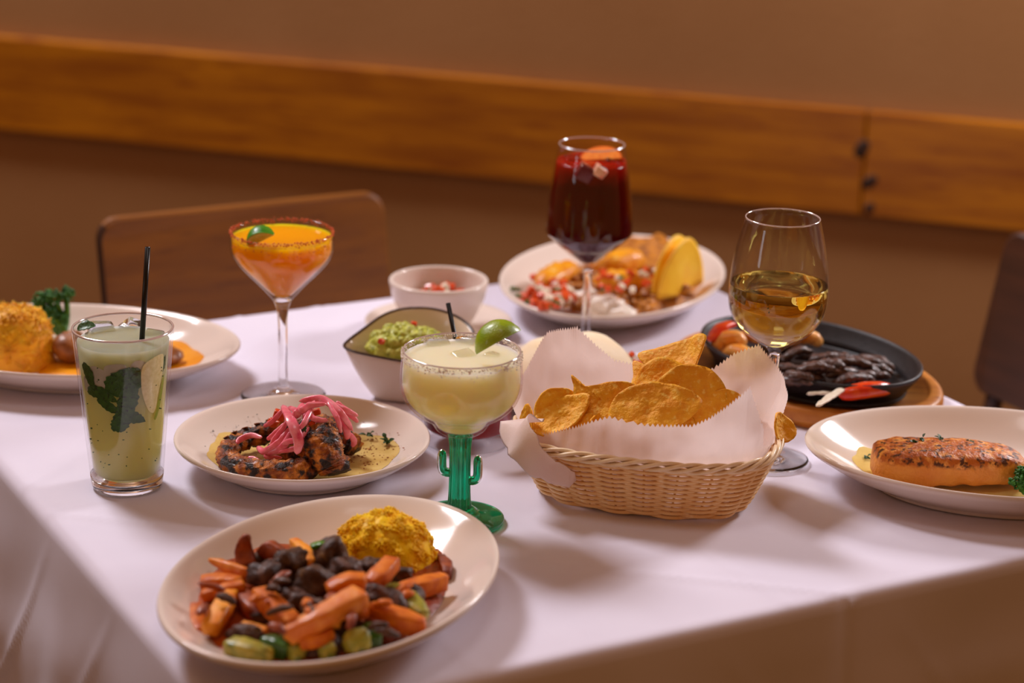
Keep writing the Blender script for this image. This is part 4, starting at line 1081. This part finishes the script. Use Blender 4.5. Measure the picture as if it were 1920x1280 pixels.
broccoli(b0, [b0 + Vector((.000, .008, .014)), b0 + Vector((-.006, -.002, .010)), b0 + Vector((.010, .002, .020)), b0 + Vector((.012, -.008, .010))], 'broccoli floret in front of the salmon at the right edge', .007, 70, 8, .0015)
for px, py, z, lb, sd in ((1728, 826, .0455, 'parsley bits on the crown of the salmon', 1), (1765, 826, .0445, 'dark parsley bits on the back of the salmon', 2), (1820, 834, .042, 'parsley bits toward the right end of the salmon', 3), (1716, 832, .045, 'parsley bits at the left of the salmon crown', 7)):
    sprig(px, py, z - .002, 5, .005, .003, .005, lb, sd)
for px, py, lb, sd in ((1622, 860, 'herb bits in the butter sauce left of the salmon', 4), (1762, 908, 'herb bits in the butter sauce in front of the salmon', 5)):
    sprig(px, py, .012, 5, .005, .003, .005, lb, sd)
# ------------------------------------------------------------------ diced salsa: every dice a thing of its own
white_on = M('white_onion', (226, 210, 186), .35, (236, 226, 204), 200, (.4, .6), sss=.1, sssr=(.002,), coat=.3)
cil_m = M('cilantro', (58, 84, 26), .5, (84, 110, 40), 300, (.4, .6))
dice_r = M('red_dice', (204, 52, 18), .28, (226, 96, 36), 160, (.4, .6), coat=.4)
_DM = {}
def dice_mesh(kind, k):
    key = (kind, k)
    if key not in _DM:
        V, F = boxm((0, 0, 0), (1, .82 + .1 * k, .75 + .08 * k), 0, .16, None, 1)
        me = bpy.data.meshes.new(kind); me.from_pydata([v * (1 + .18 * nz(v, 1.3, k * 3.1)) for v in V], [], F)
        me.materials.append({'tomato_dice': dice_r, 'onion_dice': white_on, 'cilantro_bit': cil_m}[kind]); me.update(); _DM[key] = me
    return _DM[key]
def dice(kind, c, s, rnd, where):
    o = bpy.data.objects.new(kind, dice_mesh(kind, rnd.randrange(3))); COL.objects.link(o)
    o.location = Vector(c) + Vector((0, 0, TZ)); o.scale = (s, s, s) if kind != 'cilantro_bit' else (s * 1.1, s * .8, s * .45)
    o.rotation_euler = (rnd.uniform(-.5, .5), rnd.uniform(-.5, .5), rnd.uniform(0, 3)); WLOC[o.name] = o.location
    nm = {'tomato_dice': ('red tomato dice', 'tomato'), 'onion_dice': ('white onion dice', 'onion'), 'cilantro_bit': ('green cilantro bit', 'cilantro')}[kind]
    return tag(o, nm[0] + ' ' + where, nm[1], nm[0] + ' ' + where)
def heap(spots, size, seed, where):
    rnd = random.Random(seed)
    for q in spots(rnd):
        kind = rnd.choices(['tomato_dice', 'onion_dice', 'cilantro_bit'], [.66, .19, .15])[0]
        dice(kind, q, size * rnd.uniform(.75, 1.2), rnd, where)
# salsa in the round bowl
tag(mk('salsa', lathe(spl([(0, .037), (.02, .036), (.036, .0345), (.0400, .034)], 3) + [(.034, .026), (0, .020)], (*SB, 0), 40), M('salsa_base', (150, 50, 18), .3, (180, 90, 40), 120, (.4, .6), bump=.002, bscale=200, coat=.3)), 'chopped tomato salsa filling the round bowl', 'salsa')
def s1(rnd):
    for k in range(46):
        a, r = rnd.uniform(0, 6.283), .034 * math.sqrt(rnd.random()); h = .034 + .012 * max(0, 1 - ((r * math.cos(a) - .004) / .026) ** 2) * (1 - (r / .036) ** 2) + rnd.uniform(-.002, .003)
        yield (SB[0] + r * math.cos(a), SB[1] + r * math.sin(a), h + .007)
heap(s1, .0085, 21, 'in the round salsa bowl')
# guacamole
guac_m = M('guacamole', (170, 176, 44), .5, (204, 206, 92), 110, (.35, .65), col3=(126, 134, 28), scale3=160, thr3=(.58, .7), bump=.002, bscale=240, coat=.3)
def guac(c, rx, ry, h, n, seed, s):
    rnd = random.Random(seed); parts = [blob(c, (rx * .9, ry * .9, h * .75), 4, .12, 3, seed, amp2=.10, freq2=9)]
    for k in range(n):
        a, r = rnd.uniform(0, 6.283), math.sqrt(rnd.random()); z = h * .7 * math.sqrt(max(0, 1 - r * r))
        parts.append(blob(Vector(c) + Vector((rx * .85 * r * math.cos(a), ry * .85 * r * math.sin(a), z)), s * rnd.uniform(.6, 1.3), 2, .3, 2, k))
    return merge(parts)
tag(mk('guacamole', guac(GB + Vector((-.007, -.004, .049)), .042, .033, .029, 120, 5, .0050), guac_m), 'chunky green guacamole heaped in the leaf-shaped bowl', 'guacamole')
for k, (px, py, z, lb) in enumerate(((776, 608, .074, 'tomato dice at the top of the guacamole'), (715, 640, .068, 'tomato dice at the left of the guacamole'))):
    tag(mk('tomato_dice', boxm(at(px, py, z), (.006, .005, .005), k, .001, (.3, .2)), dice_r), lb, 'tomato')

# ------------------------------------------------------------------ plate with the folded tortilla
tort_m = M('flour_tortilla', (240, 222, 192), .7, (234, 208, 166), 28, (.35, .65), col3=(176, 120, 60), scale3=45, thr3=(.70, .78), bump=.0006, bscale=140)
def tortilla():
    # folded flat bread with a stuffed, rounded back and an open front
    a, b = at(950, 668, .040), at(1196, 690, .036); a.z = b.z = 0
    A = (b - a).normalized(); S = Vector((-A.y, A.x, 0)); L = (b - a).length; c = (a + b) / 2 + Vector((.002, 0, 0))
    nx, na = 34, 22; V, F = [], []
    for i in range(nx):
        t = -1 + 2 * i / (nx - 1); k = max(.02, 1 - abs(t) ** 2.4) ** .5
        d = .058 * k; h = .052 * (k ** .9) * (1 + .06 * math.sin(t * 5))
        for j in range(na):
            f = j / (na - 1)
            an = math.pi * f
            y = d * math.cos(an); z = h * math.sin(an) ** .75
            q = c + A * (t * L / 2) + S * (y * .98 + .004); q.z = .012 + z + .0012 * nz(q, 70, 1)
            V.append(q)
    for i in range(nx - 1):
        for j in range(na - 1): F.append((i * na + j, i * na + j + 1, (i + 1) * na + j + 1, (i + 1) * na + j))
        F.append((i * na + na - 1, i * na, (i + 1) * na, (i + 1) * na + na - 1))
    F.append(tuple(range(na))[::-1]); F.append(tuple(range((nx - 1) * na, nx * na)))
    return V, F
tag(mk('folded_tortilla', tortilla(), tort_m), 'folded flour tortilla on the plate behind the chip basket', 'tortilla')
tag(mk('guacamole', guac(at(992, 712, .018), .020, .016, .016, 36, 8, .0045), guac_m), 'small scoop of guacamole left of the chip basket', 'guacamole')
def s2(rnd):
    c = at(1172, 692, .022)
    for k in range(60):
        a, r = rnd.uniform(0, 6.283), math.sqrt(rnd.random())
        yield (c.x + .036 * r * math.cos(a), c.y + .022 * r * math.sin(a), .013 + .024 * (1 - r * r) * rnd.uniform(.6, 1.05))
heap(s2, .0072, 33, 'in the heap beside the folded tortilla')

# ------------------------------------------------------------------ taco platter
def bean_patch(name, outline, th, mat, label, cat):
    o = sauce(name, outline, zTACO, th, mat, label, zguess=.014, amp=.1); o['category'] = cat; return o
chili_m = M('brown_chili', (164, 96, 22), .5, (196, 124, 30), 70, (.4, .6), col3=(90, 40, 14), scale3=110, thr3=(.55, .68), bump=.002, bscale=160, coat=.3)
bean_patch('braised_meat', [(1040, 545), (1060, 510), (1110, 486), (1180, 472), (1250, 474), (1300, 500), (1310, 535), (1270, 565), (1200, 585), (1120, 580), (1060, 568)], .014, chili_m, 'brown saucy filling covering the middle of the taco platter', 'filling')
rnd = random.Random(71); lumps = []
for k in range(120):
    px, py = rnd.uniform(1060, 1290), rnd.uniform(492, 572)
    if ((px - 1178) / 125) ** 2 + ((py - 530) / 46) ** 2 > 1: continue
    qq = at(px, py, .026); lumps.append(blob((qq.x, qq.y, .018 + rnd.uniform(0, .010)), (rnd.uniform(.005, .010), rnd.uniform(.004, .007), rnd.uniform(.003, .006)), 2, .35, 2, k, (0, 0, rnd.uniform(0, 3))))
tag(mk('shredded_filling', merge(lumps), chili_m), 'shredded brown filling around the taco shell', 'filling', kind='stuff')
cheese_m = M('melted_cheese', (232, 158, 22), .4, (220, 132, 16), 50, (.4, .6), col3=(236, 196, 110), scale3=80, thr3=(.6, .72), bump=.0012, bscale=130, coat=.3)
GE = 'cheese-covered rolls on the taco platter'
for pts, w, h, lb in (
        ([(1010, 540, .026), (1040, 518, .030), (1078, 500, .030)], [.012, .017, .013], .012, 'cheese-covered roll at the left of the sangria stem'),
        ([(1105, 500, .032), (1150, 492, .036), (1210, 488, .034)], [.014, .020, .014], .014, 'cheese-covered roll at the back of the platter'),
        ([(1110, 535, .026), (1160, 528, .032), (1215, 530, .028)], [.012, .019, .013], .013, 'cheese-covered roll right of the sangria stem')):
    stick('cheese_roll', pts, w, h, cheese_m, lb, 'roll', GE, p=2.2, amp=.004, end=.3, seg=18, n=14, seed=pts[0][0])
shell_m = M('corn_shell', (252, 206, 56), .5, (244, 184, 40), 40, (.35, .65), bump=.0008, bscale=300)
def taco_shell():
    # a folded corn shell: two half discs joined along the fold, leaning back to back
    b0 = aty(1229, 578, 2.405); b1 = aty(1318, 545, 2.47)
    A = (b1 - b0); A.z = 0; L = A.length; A.normalize(); S = Vector((-A.y, A.x, 0)); c = (b0 + b1) / 2; c.z = .019
    R = .052; V, F = [], []; n, m = 22, 14
    for side, lean in ((-1, .10), (1, .16)):
        base = len(V)
        for i in range(n):
            a = math.pi * (.02 + .96 * i / (n - 1))
            for j in range(m):
                r = R * j / (m - 1)
                x = r * math.cos(a) * .86 - .004; z = r * math.sin(a) * 1.28
                y = side * (.003 + lean * z * .5) + .004 * math.sin(x * 60)
                q = c + A * x + S * y; q.z = c.z + z; V.append(q)
        for i in range(n - 1):
            for j in range(m - 1): F.append((base + i * m + j, base + (i + 1) * m + j, base + (i + 1) * m + j + 1, base + i * m + j + 1))
    return V, F
o = mk('taco_shell', taco_shell(), shell_m); o.modifiers.new('thick', 'SOLIDIFY').thickness = .0018
tag(o, 'yellow folded corn taco shell standing on the far platter', 'taco')
cream_m = M('sour_cream', (240, 230, 218), .3, sss=.3, sssr=(.004,), coat=.2)
tag(mk('sour_cream', merge([blob(at(1135, 578, .018), (.022, .018, .014), 4, .25, 2.2, 4), blob(at(1170, 588, .018), (.014, .010, .008), 3, .3, 2, 6), blob(at(1100, 560, .020), (.014, .012, .012), 3, .3, 2, 9)]), cream_m), 'white dollop of sour cream beside the sangria stem', 'sour cream')
def s3(rnd):
    for k in range(80):
        px, py = rnd.gauss(1028, 26), rnd.gauss(552, 16); 
        z = .018 + .014 * max(0, 1 - ((px - 1028) / 60) ** 2) * rnd.uniform(.4, 1.2)
        q = at(max(966, min(px, 1085)), max(520, min(590, py)), z); yield (q.x, q.y, max(q.z, zTACO(q) + .004))
heap(s3, .0095, 44, 'in the heap at the left of the taco platter')
def s4(rnd):
    for k in range(34):
        px, py = rnd.uniform(1120, 1230), rnd.uniform(505, 545); q = at(px, py, .044 + rnd.uniform(-.004, .003)); yield (q.x, q.y, q.z)
heap(s4, .006, 48, 'scattered over the cheese on the taco platter')

# ------------------------------------------------------------------ sizzling skillet on its wooden board
SKB = Vector((.300, 2.172, 0)); SKA = D(-52)
board_m = M('skillet_board', (206, 134, 50), .45, (172, 100, 32), 20, (.35, .65), col3=(100, 50, 18), scale3=40, thr3=(.6, .75), stretch=(1, 3, 3), coat=.1)
tag(mk('wooden_board', lathe(spl([(0, 0), (.9, 0), (.96, .0015), (.995, .006), (1.0, .012), (.99, .0175), (.96, .0195), (.90, .0195)], 3) + [(.895, .017), (0, .017)], SKB, 80, .158, .112, SKA), board_m, origin=SKB), 'oval wooden board under the black iron skillet', 'board')
SKC = Vector((.301, 2.160, 0))
iron = M('cast_iron', (26, 22, 24), .42, (38, 32, 34), 200, (.4, .6), bump=.0003, bscale=900, spec=.5)
sk = lathe(spl([(0, .0172), (.80, .0172), (.86, .020), (.95, .034), (.985, .0395), (1.0, .0425), (.99, .0445), (.965, .0435), (.93, .037), (.86, .026), (.80, .0225), (0, .0215)], 3), SKC, 80, .130, .090, SKA)
tag(mk('iron_skillet', sk, iron, origin=SKC + Vector((0, 0, .0172))), 'black oval cast-iron skillet of steak and shrimp on a wooden board', 'skillet')
steak_m = M('steak_strip', (92, 62, 52), .42, (56, 34, 28), 130, (.38, .6), col3=(128, 94, 82), scale3=90, thr3=(.6, .72), bump=.0016, bscale=280, coat=.35)
rnd = random.Random(15); GS = 'dark steak strips in the skillet'
for k in range(44):
    px, py = rnd.uniform(1450, 1650), 0
    f = (px - 1450) / 200
    py = rnd.uniform(648 + 34 * f, 722 - 8 * f); hh = .030 + .026 * math.sin(math.pi * min(1, max(0, f * .9 + .1))) * rnd.uniform(.3, 1) * (1 - .5 * abs((py - 685) / 40))
    c = at(px, py, hh); a = rnd.uniform(-.9, .5); l = rnd.uniform(.012, .022)
    d = Vector((math.cos(a), math.sin(a), rnd.uniform(-.15, .15))) * l; sd = Vector((rnd.gauss(0, .003), rnd.gauss(0, .003), rnd.uniform(.001, .005)))
    tag(mk('steak_strip', loft([c - d, c + sd, c + d], [.004, .0065, .004], [.003, .0045, .003], 9, 2.4, 12, (0, 0, 1), .18, .002, 220, k), steak_m), 'dark browned steak strip in the heap filling the skillet', 'steak', GS)
shr_m = M('shrimp', (240, 150, 44), .4, (248, 196, 116), 60, (.4, .62), col3=(206, 78, 20), scale3=50, thr3=(.6, .72), bump=.0006, bscale=200, coat=.4)
GSH = 'shrimp in the skillet'
for pts, w, lb in (
        ([(1342, 662, .034), (1352, 640, .044), (1380, 634, .048), (1398, 650, .042)], .0095, 'curled shrimp at the left end of the skillet'),
        ([(1352, 678, .030), (1376, 662, .040), (1402, 668, .040), (1410, 684, .032)], .0095, 'curled shrimp behind the paper at the skillet left'),
        ([(1392, 632, .044), (1412, 626, .050), (1424, 640, .046)], .009, 'shrimp at the back left of the wine glass'),
        ([(1478, 646, .040), (1502, 632, .046), (1528, 636, .044), (1536, 650, .038)], .0085, 'curled shrimp right of the wine glass bowl'),
        ([(1400, 690, .028), (1412, 676, .034), (1432, 680, .034)], .009, 'shrimp beside the wine glass stem'),
        ([(1418, 700, .026), (1428, 716, .026), (1420, 728, .024)], .0085, 'lowest shrimp beside the wine glass stem')):
    stick('shrimp', pts, [w * .6, w, w * .9, w * .45], [w * .6, w, w * .9, w * .45], shr_m, lb, 'shrimp', GSH, p=2.0, amp=.0012, end=.12, seg=20, n=12, seed=w * 999)
pep_m = M('red_pepper', (214, 48, 14), .25, (228, 84, 24), 60, (.4, .6), coat=.5)
pep_o = M('orange_pepper', (236, 108, 18), .25, coat=.5)
stick('pepper_strip', [(1330, 640, .046), (1352, 614, .056), (1378, 606, .056)], [.005, .007, .004], .003, pep_m, 'red pepper strip on the shrimp at the skillet left', 'pepper', None)
stick('pepper_strip', [(1478, 636, .050), (1500, 622, .054), (1518, 620, .05)], [.004, .007, .004], .003, pep_o, 'orange pepper strip at the skillet back, right of the wine glass', 'pepper', None)
stick('tomato_wedge', [(1572, 742, .034), (1622, 731, .038), (1678, 728, .036)], [.006, .011, .005], .0075, pep_m, 'bright red tomato wedge at the front edge of the skillet', 'tomato', None, p=2.2, amp=.0004, end=.3, seg=20)
GON = 'white onion slivers in the skillet'
stick('onion_sliver', [(1530, 762, .044), (1556, 744, .044), (1586, 724, .038)], [.002, .0045, .0035], .0012, white_on, 'white onion sliver hanging over the skillet front rim', 'onion', GON)
stick('onion_sliver', [(1512, 738, .034), (1545, 736, .036), (1575, 738, .034)], [.002, .0035, .002], .0012, white_on, 'white onion sliver lying along the skillet front', 'onion', GON)

# ------------------------------------------------------------------ chip basket
BA = D(-15); BC = Vector((.1215, 1.866, 0)); B1 = Vector((math.cos(BA), math.sin(BA), 0)); B2 = Vector((-math.sin(BA), math.cos(BA), 0))
RIMZ = .057
def outline(n, a, b, p=2.8):
    raw = []
    for i in range(720):
        t = 2 * math.pi * i / 720; ca, sa = math.cos(t), math.sin(t)
        raw.append(Vector((a * math.copysign(abs(ca) ** (2 / p), ca), b * math.copysign(abs(sa) ** (2 / p), sa), 0)))
    L = [0.0]
    for i in range(720): L.append(L[-1] + (raw[(i + 1) % 720] - raw[i]).length)
    out = []; k = 0
    for i in range(n):
        s = L[-1] * i / n
        while L[k + 1] < s: k += 1
        f = (s - L[k]) / max(1e-9, L[k + 1] - L[k]); out.append(raw[k].lerp(raw[(k + 1) % 720], f))
    return out
def bdim(z): 
    f = z / RIMZ; return .0905 + (.1165 - .0905) * f ** .9, .0600 + (.0830 - .0600) * f ** .9
def bpt(p, z): q = BC + B1 * p.x + B2 * p.y; return Vector((q.x, q.y, z))
wick = M('wicker', (246, 208, 152), .45, (236, 186, 120), 40, (.35, .65), col3=(250, 222, 178), scale3=90, thr3=(.6, .72), bump=.0002, bscale=1200, coat=.1)
bk = thing('chip_basket', BC, 'woven tan wicker basket lined with white paper and filled with tortilla chips', 'basket')
K = 11; NS = 2 * K; ND = NS * 14
for row in range(22):
    z = .0030 + row * (.0505 / 21); a, b = bdim(z); O = outline(ND, a, b); P = []
    for i, p in enumerate(O):
        nrm = (O[(i + 1) % ND] - O[i - 1]); nrm = Vector((nrm.y, -nrm.x, 0)).normalized()
        ph = i / ND * 2 * math.pi * K + row * math.pi
        wob = .0004 * nz((p.x, p.y, row), 60, 2.0)
        P.append(bpt(p + nrm * (.0027 * math.cos(ph)), z + wob))
    mk('weaver', loft(P, .0012, .00165, 8, 2.2, closed=True), wick, bk)
for i in range(NS):
    def sp(z):
        a, b = bdim(max(z, 0)); return outline(NS, a, b)[i]
    if i == 0: OS = {z: outline(NS, *bdim(z)) for z in (.001, .02, .04, .056)}
    mk('stake', loft([bpt(OS[z][i], z) for z in (.001, .02, .04, .056)], .0011, .0011, 6, 2, 8, up=B2, end=.02), wick, bk)
a, b = bdim(.001)
mk('base', loft([BC + Vector((0, 0, .0012)), BC + Vector((0, 0, .0030))], 1, 1, 8) if False else lathe([(0, .0008), (.98, .0008), (1.0, .002), (.98, .0034), (0, .0034)], BC, 64, a, b, BA), wick, bk)
rim_l = M('rim_cane', (246, 224, 190), .4, (234, 202, 156), 60, (.35, .65), coat=.15)
for s in range(4):
    a, b = bdim(.056); O = outline(280, a + .001, b + .001); P = []
    for i, p in enumerate(O):
        nrm = (O[(i + 1) % 280] - O[i - 1]); nrm = Vector((nrm.y, -nrm.x, 0)).normalized()
        ph = i / 280 * 2 * math.pi * 9 + s * math.pi / 2
        P.append(bpt(p + nrm * (.0022 * math.cos(ph)), .0565 + .0036 * math.sin(ph)))
    mk('rim_cane', loft(P, .0018, .0018, 8, 2, closed=True), rim_l, bk)

# paper liner
paper_m = M('deli_paper', (252, 238, 234), .5, (248, 230, 224), 30, (.35, .65), bump=.0002, bscale=500, transl=.42)
KEY = [(0, .062, 1.02), (20, .088, 1.08), (36, .104, 1.12), (54, .124, 1.08), (66, .112, 1.03), (76, .094, 1.0), (90, .090, 1.0), (108, .094, 1.0), (118, .108, 1.02), (128, .124, 1.04), (148, .122, 1.06), (166, .094, 1.08), (182, .078, 1.13), (200, .066, 1.12), (220, .064, 1.04), (236, .069, 1.0), (252, .080, .985), (266, .094, .985), (272, .090, .985), (290, .093, .99), (306, .110, 1.03), (320, .128, 1.05), (332, .098, 1.04), (342, .066, 1.02), (360, .062, 1.02)]
def keyat(d):
    d %= 360
    for (a0, h0, l0), (a1, h1, l1) in zip(KEY, KEY[1:]):
        if a0 <= d <= a1:
            f = (d - a0) / (a1 - a0); return h0 + (h1 - h0) * f, l0 + (l1 - l0) * f
def liner():
    n, m = 900, 24; V, F = [], []
    for j in range(n):
        d = 360 * j / n; h, lean = keyat(d); t = math.radians(d)
        zig = .0030 * (abs((d / 1.6) % 1 - .5) * 2 - .5)
        for i in range(m):
            f = i / (m - 1)
            if f < .25:
                z = .0075; k = f / .25 * .95; a, b = bdim(.004); a, b = (a - .006) * k, (b - .006) * k
            else:
                g = (f - .25) / .75; z = .0075 + (h - .0075) * g
                a, b = bdim(min(z, RIMZ)); a, b = a - .0055, b - .0055
                if z > RIMZ:
                    e = (z - RIMZ); ex = 1 + (lean - 1) * min(1, e / .03) + .22 * e; a *= ex; b *= ex
            ca, sa = math.cos(t), math.sin(t)
            p = Vector((a * math.copysign(abs(ca) ** (2 / 2.8), ca), b * math.copysign(abs(sa) ** (2 / 2.8), sa), 0))
            q = bpt(p, z)
            cr = .0026 * nz(q, 34, 3.0) + .0012 * nz(q, 85, 6.0)
            if z > RIMZ + .004: cr *= 1.3
            else: cr = -abs(cr) * .6
            rad = (q - bpt(Vector(), q.z)); rad = rad.normalized() if rad.length > 1e-6 else Vector()
            q = q + rad * cr
            if i == m - 1: q.z += zig
            V.append(q)
    for j in range(n):
        j2 = (j + 1) % n
        for i in range(m - 1): F.append((j * m + i, j2 * m + i, j2 * m + i + 1, j * m + i + 1))
    return V, F
pl = thing('paper_liner', BC + Vector((0, 0, .0072)), 'white serrated paper lining the chip basket', 'paper')
mk('sheet', liner(), paper_m, pl)
fp = [at(985, 782, .074), at(972, 800, .070), at(978, 826, .064), at(1004, 862, .050), at(1042, 884, .040), at(1082, 898, .034)]
fp = [q + Vector((-.001, -.003, 0)) for q in fp]
mk('folded_flap', loft(fp, [.022, .020, .017, .014, .011, .006], .0005, 14, 2.0, 30, (-.5, -.8, .1), .04, .0022, 90, 4), paper_m, pl)

# tortilla chips
chip_m = M('tortilla_chip', (246, 182, 40), .6, (236, 156, 24), 90, (.35, .65), col3=(252, 208, 96), scale3=200, thr3=(.56, .7), bump=.0012, bscale=330, spec=.4)
def chip(c, shape, size, ax, nrm, curl, seed, label, curl2=0.0):
    A = Vector(ax).normalized(); Nn = Vector(nrm); Nn = (Nn - A * Nn.dot(A)).normalized(); S = Nn.cross(A); c = Vector(c)
    if shape == 'tri':
        base = [(-.55, -.45), (-.2, -.52), (.25, -.5), (.62, -.42), (.42, -.05), (.18, .32), (.02, .62), (-.14, .32), (-.38, -.05)]
    elif shape == 'horn':
        base = [(-.54, .54), (-.54, .2), (-.58, -.3), (-.2, -.52), (.35, -.48), (.62, -.15), (.6, .26), (.25, .36), (-.12, .32), (-.42, .34)]
    elif shape == 'oval':
        base = [(-.72, -.1), (-.5, -.38), (0, -.46), (.45, -.32), (.78, 0), (.45, .30), (0, .42), (-.5, .32)]
    else:
        base = [(-.6, -.3), (-.25, -.58), (.3, -.55), (.6, -.2), (.58, .25), (.2, .55), (-.3, .52), (-.62, .15)]
    out = closed_curve([Vector((x, y, 0)) for x, y in base], 44)
    V, F = disk_fan([(q.x * (1 + .04 * nz(q, 5, seed)), q.y * (1 + .04 * nz(q, 5, seed + 2))) for q in out], (0, 0), 11, lambda q, t: 0.0)
    W = []
    for v in V:
        z = curl * (v.x * v.x - .15) + curl2 * (v.y * v.y - .1) + .22 * curl * v.x * v.y + .05 * nz((v.x, v.y, 0), 4, seed) + .022 * nz((v.x, v.y, 0), 13, seed + 1) + .012 * nz((v.x, v.y, 0), 26, seed + 4)
        W.append(c + (A * v.x + S * v.y + Nn * z) * size)
    o = mk('tortilla_chip', (W, F), chip_m); so = o.modifiers.new('thick', 'SOLIDIFY'); so.thickness = .0017; so.offset = 0
    return tag(o, label, 'chip', 'tortilla chips in the basket')
CH = [
    ((1222, 765), 1.822, 'oval', .056, (1, .0, .22), (-.1, -.75, .65), -.18, 'largest oval chip lying across the front of the heap', .1),
    ((1290, 752), 1.846, 'round', .054, (.8, .1, .55), (.15, -.9, .5), -.35, 'big round chip behind the largest one', .0),
    ((1134, 754), 1.838, 'horn', .050, (1, -.05, .12), (-.2, -.85, .55), -.25, 'chip with a sharp upturned corner at the left of the heap', .25),
    ((1268, 690), 1.890, 'tri', .056, (-.75, .2, -.3), (-.2, -.6, .8), .25, 'topmost chip pointing up at the back', .1),
    ((1246, 722), 1.872, 'round', .044, (.9, .1, .3), (.0, -.6, .8), -.5, 'curled chip under the topmost one', .3),
    ((1358, 772), 1.842, 'round', .034, (1, .1, .1), (.3, -.9, .4), -.3, 'chip at the right end of the heap against the paper', .1),
    ((1052, 776), 1.836, 'oval', .038, (.85, .1, .5), (-.35, -.6, .7), .25, 'narrow folded chip at the left end of the heap', .3),
    ((1048, 768), 1.846, 'round', .034, (1, .1, .15), (-.1, -.95, .3), .1, 'chip behind the narrow folded one at the left', .1),
    ((1104, 804), 1.826, 'oval', .033, (1, .05, .1), (-.1, -.85, .55), -.1, 'small oval chip low at the front left', .1),
    ((1096, 792), 1.834, 'oval', .032, (1, .05, .1), (.0, -.5, .8), .15, 'small chip lying flat above the low oval one', .0),
    ((1128, 790), 1.828, 'tri', .026, (.6, .3, -.75), (.7, -.5, .4), .5, 'thin chip standing on edge at the front', .2),
    ((1250, 800), 1.826, 'round', .040, (1, .0, -.1), (.1, -.8, .6), -.2, 'chip under the largest oval one at the front', .1),
    ((1210, 712), 1.880, 'tri', .044, (.8, .2, .4), (-.4, -.5, .8), .3, 'chip leaning at the back left of the topmost one', .1),
    ((1328, 740), 1.858, 'tri', .018, (.1, .2, 1), (.5, -.8, .1), .2, 'tiny chip corner sticking up by the right paper', .1),
    ((986, 792), 1.850, 'oval', .022, (.15, .1, 1), (-.8, -.6, .1), .2, 'yellow chip sliver poking out at the far left of the paper', .1),
    ((1468, 800), 1.850, 'round', .022, (.7, .3, -.6), (.6, -.6, .5), .7, 'broken chip poking out at the right of the basket', .2),
    ((1180, 780), 1.860, 'round', .048, (1, .1, .1), (.1, -.4, .9), -.2, 'chip buried in the middle of the heap', .1),
    ((1070, 800), 1.846, 'round', .036, (1, .1, .1), (.1, -.4, .9), -.2, 'chip buried at the left under the narrow folded one', .1),
    ((1330, 800), 1.880, 'round', .046, (1, .1, .05), (.2, -.1, .9), .2, 'chip hidden deep at the right back of the heap', .1),
    ((1150, 800), 1.890, 'round', .046, (1, .1, .05), (.0, -.1, .9), -.2, 'chip hidden deep at the back of the heap', .1),
    ((1240, 790), 1.900, 'round', .046, (1, .3, .05), (.1, .1, .9), -.2, 'chip hidden under the topmost one', .1),
    ((1320, 790), 1.855, 'round', .042, (1, .1, .1), (.1, -.4, .9), .2, 'chip buried at the right under the round one', .1)]
for (px, py), y, sh, sz, ax, nr, cu, lb, c2 in CH:
    chip(aty(px, py, y), sh, sz, ax, nr, cu, px * .37, lb, c2)
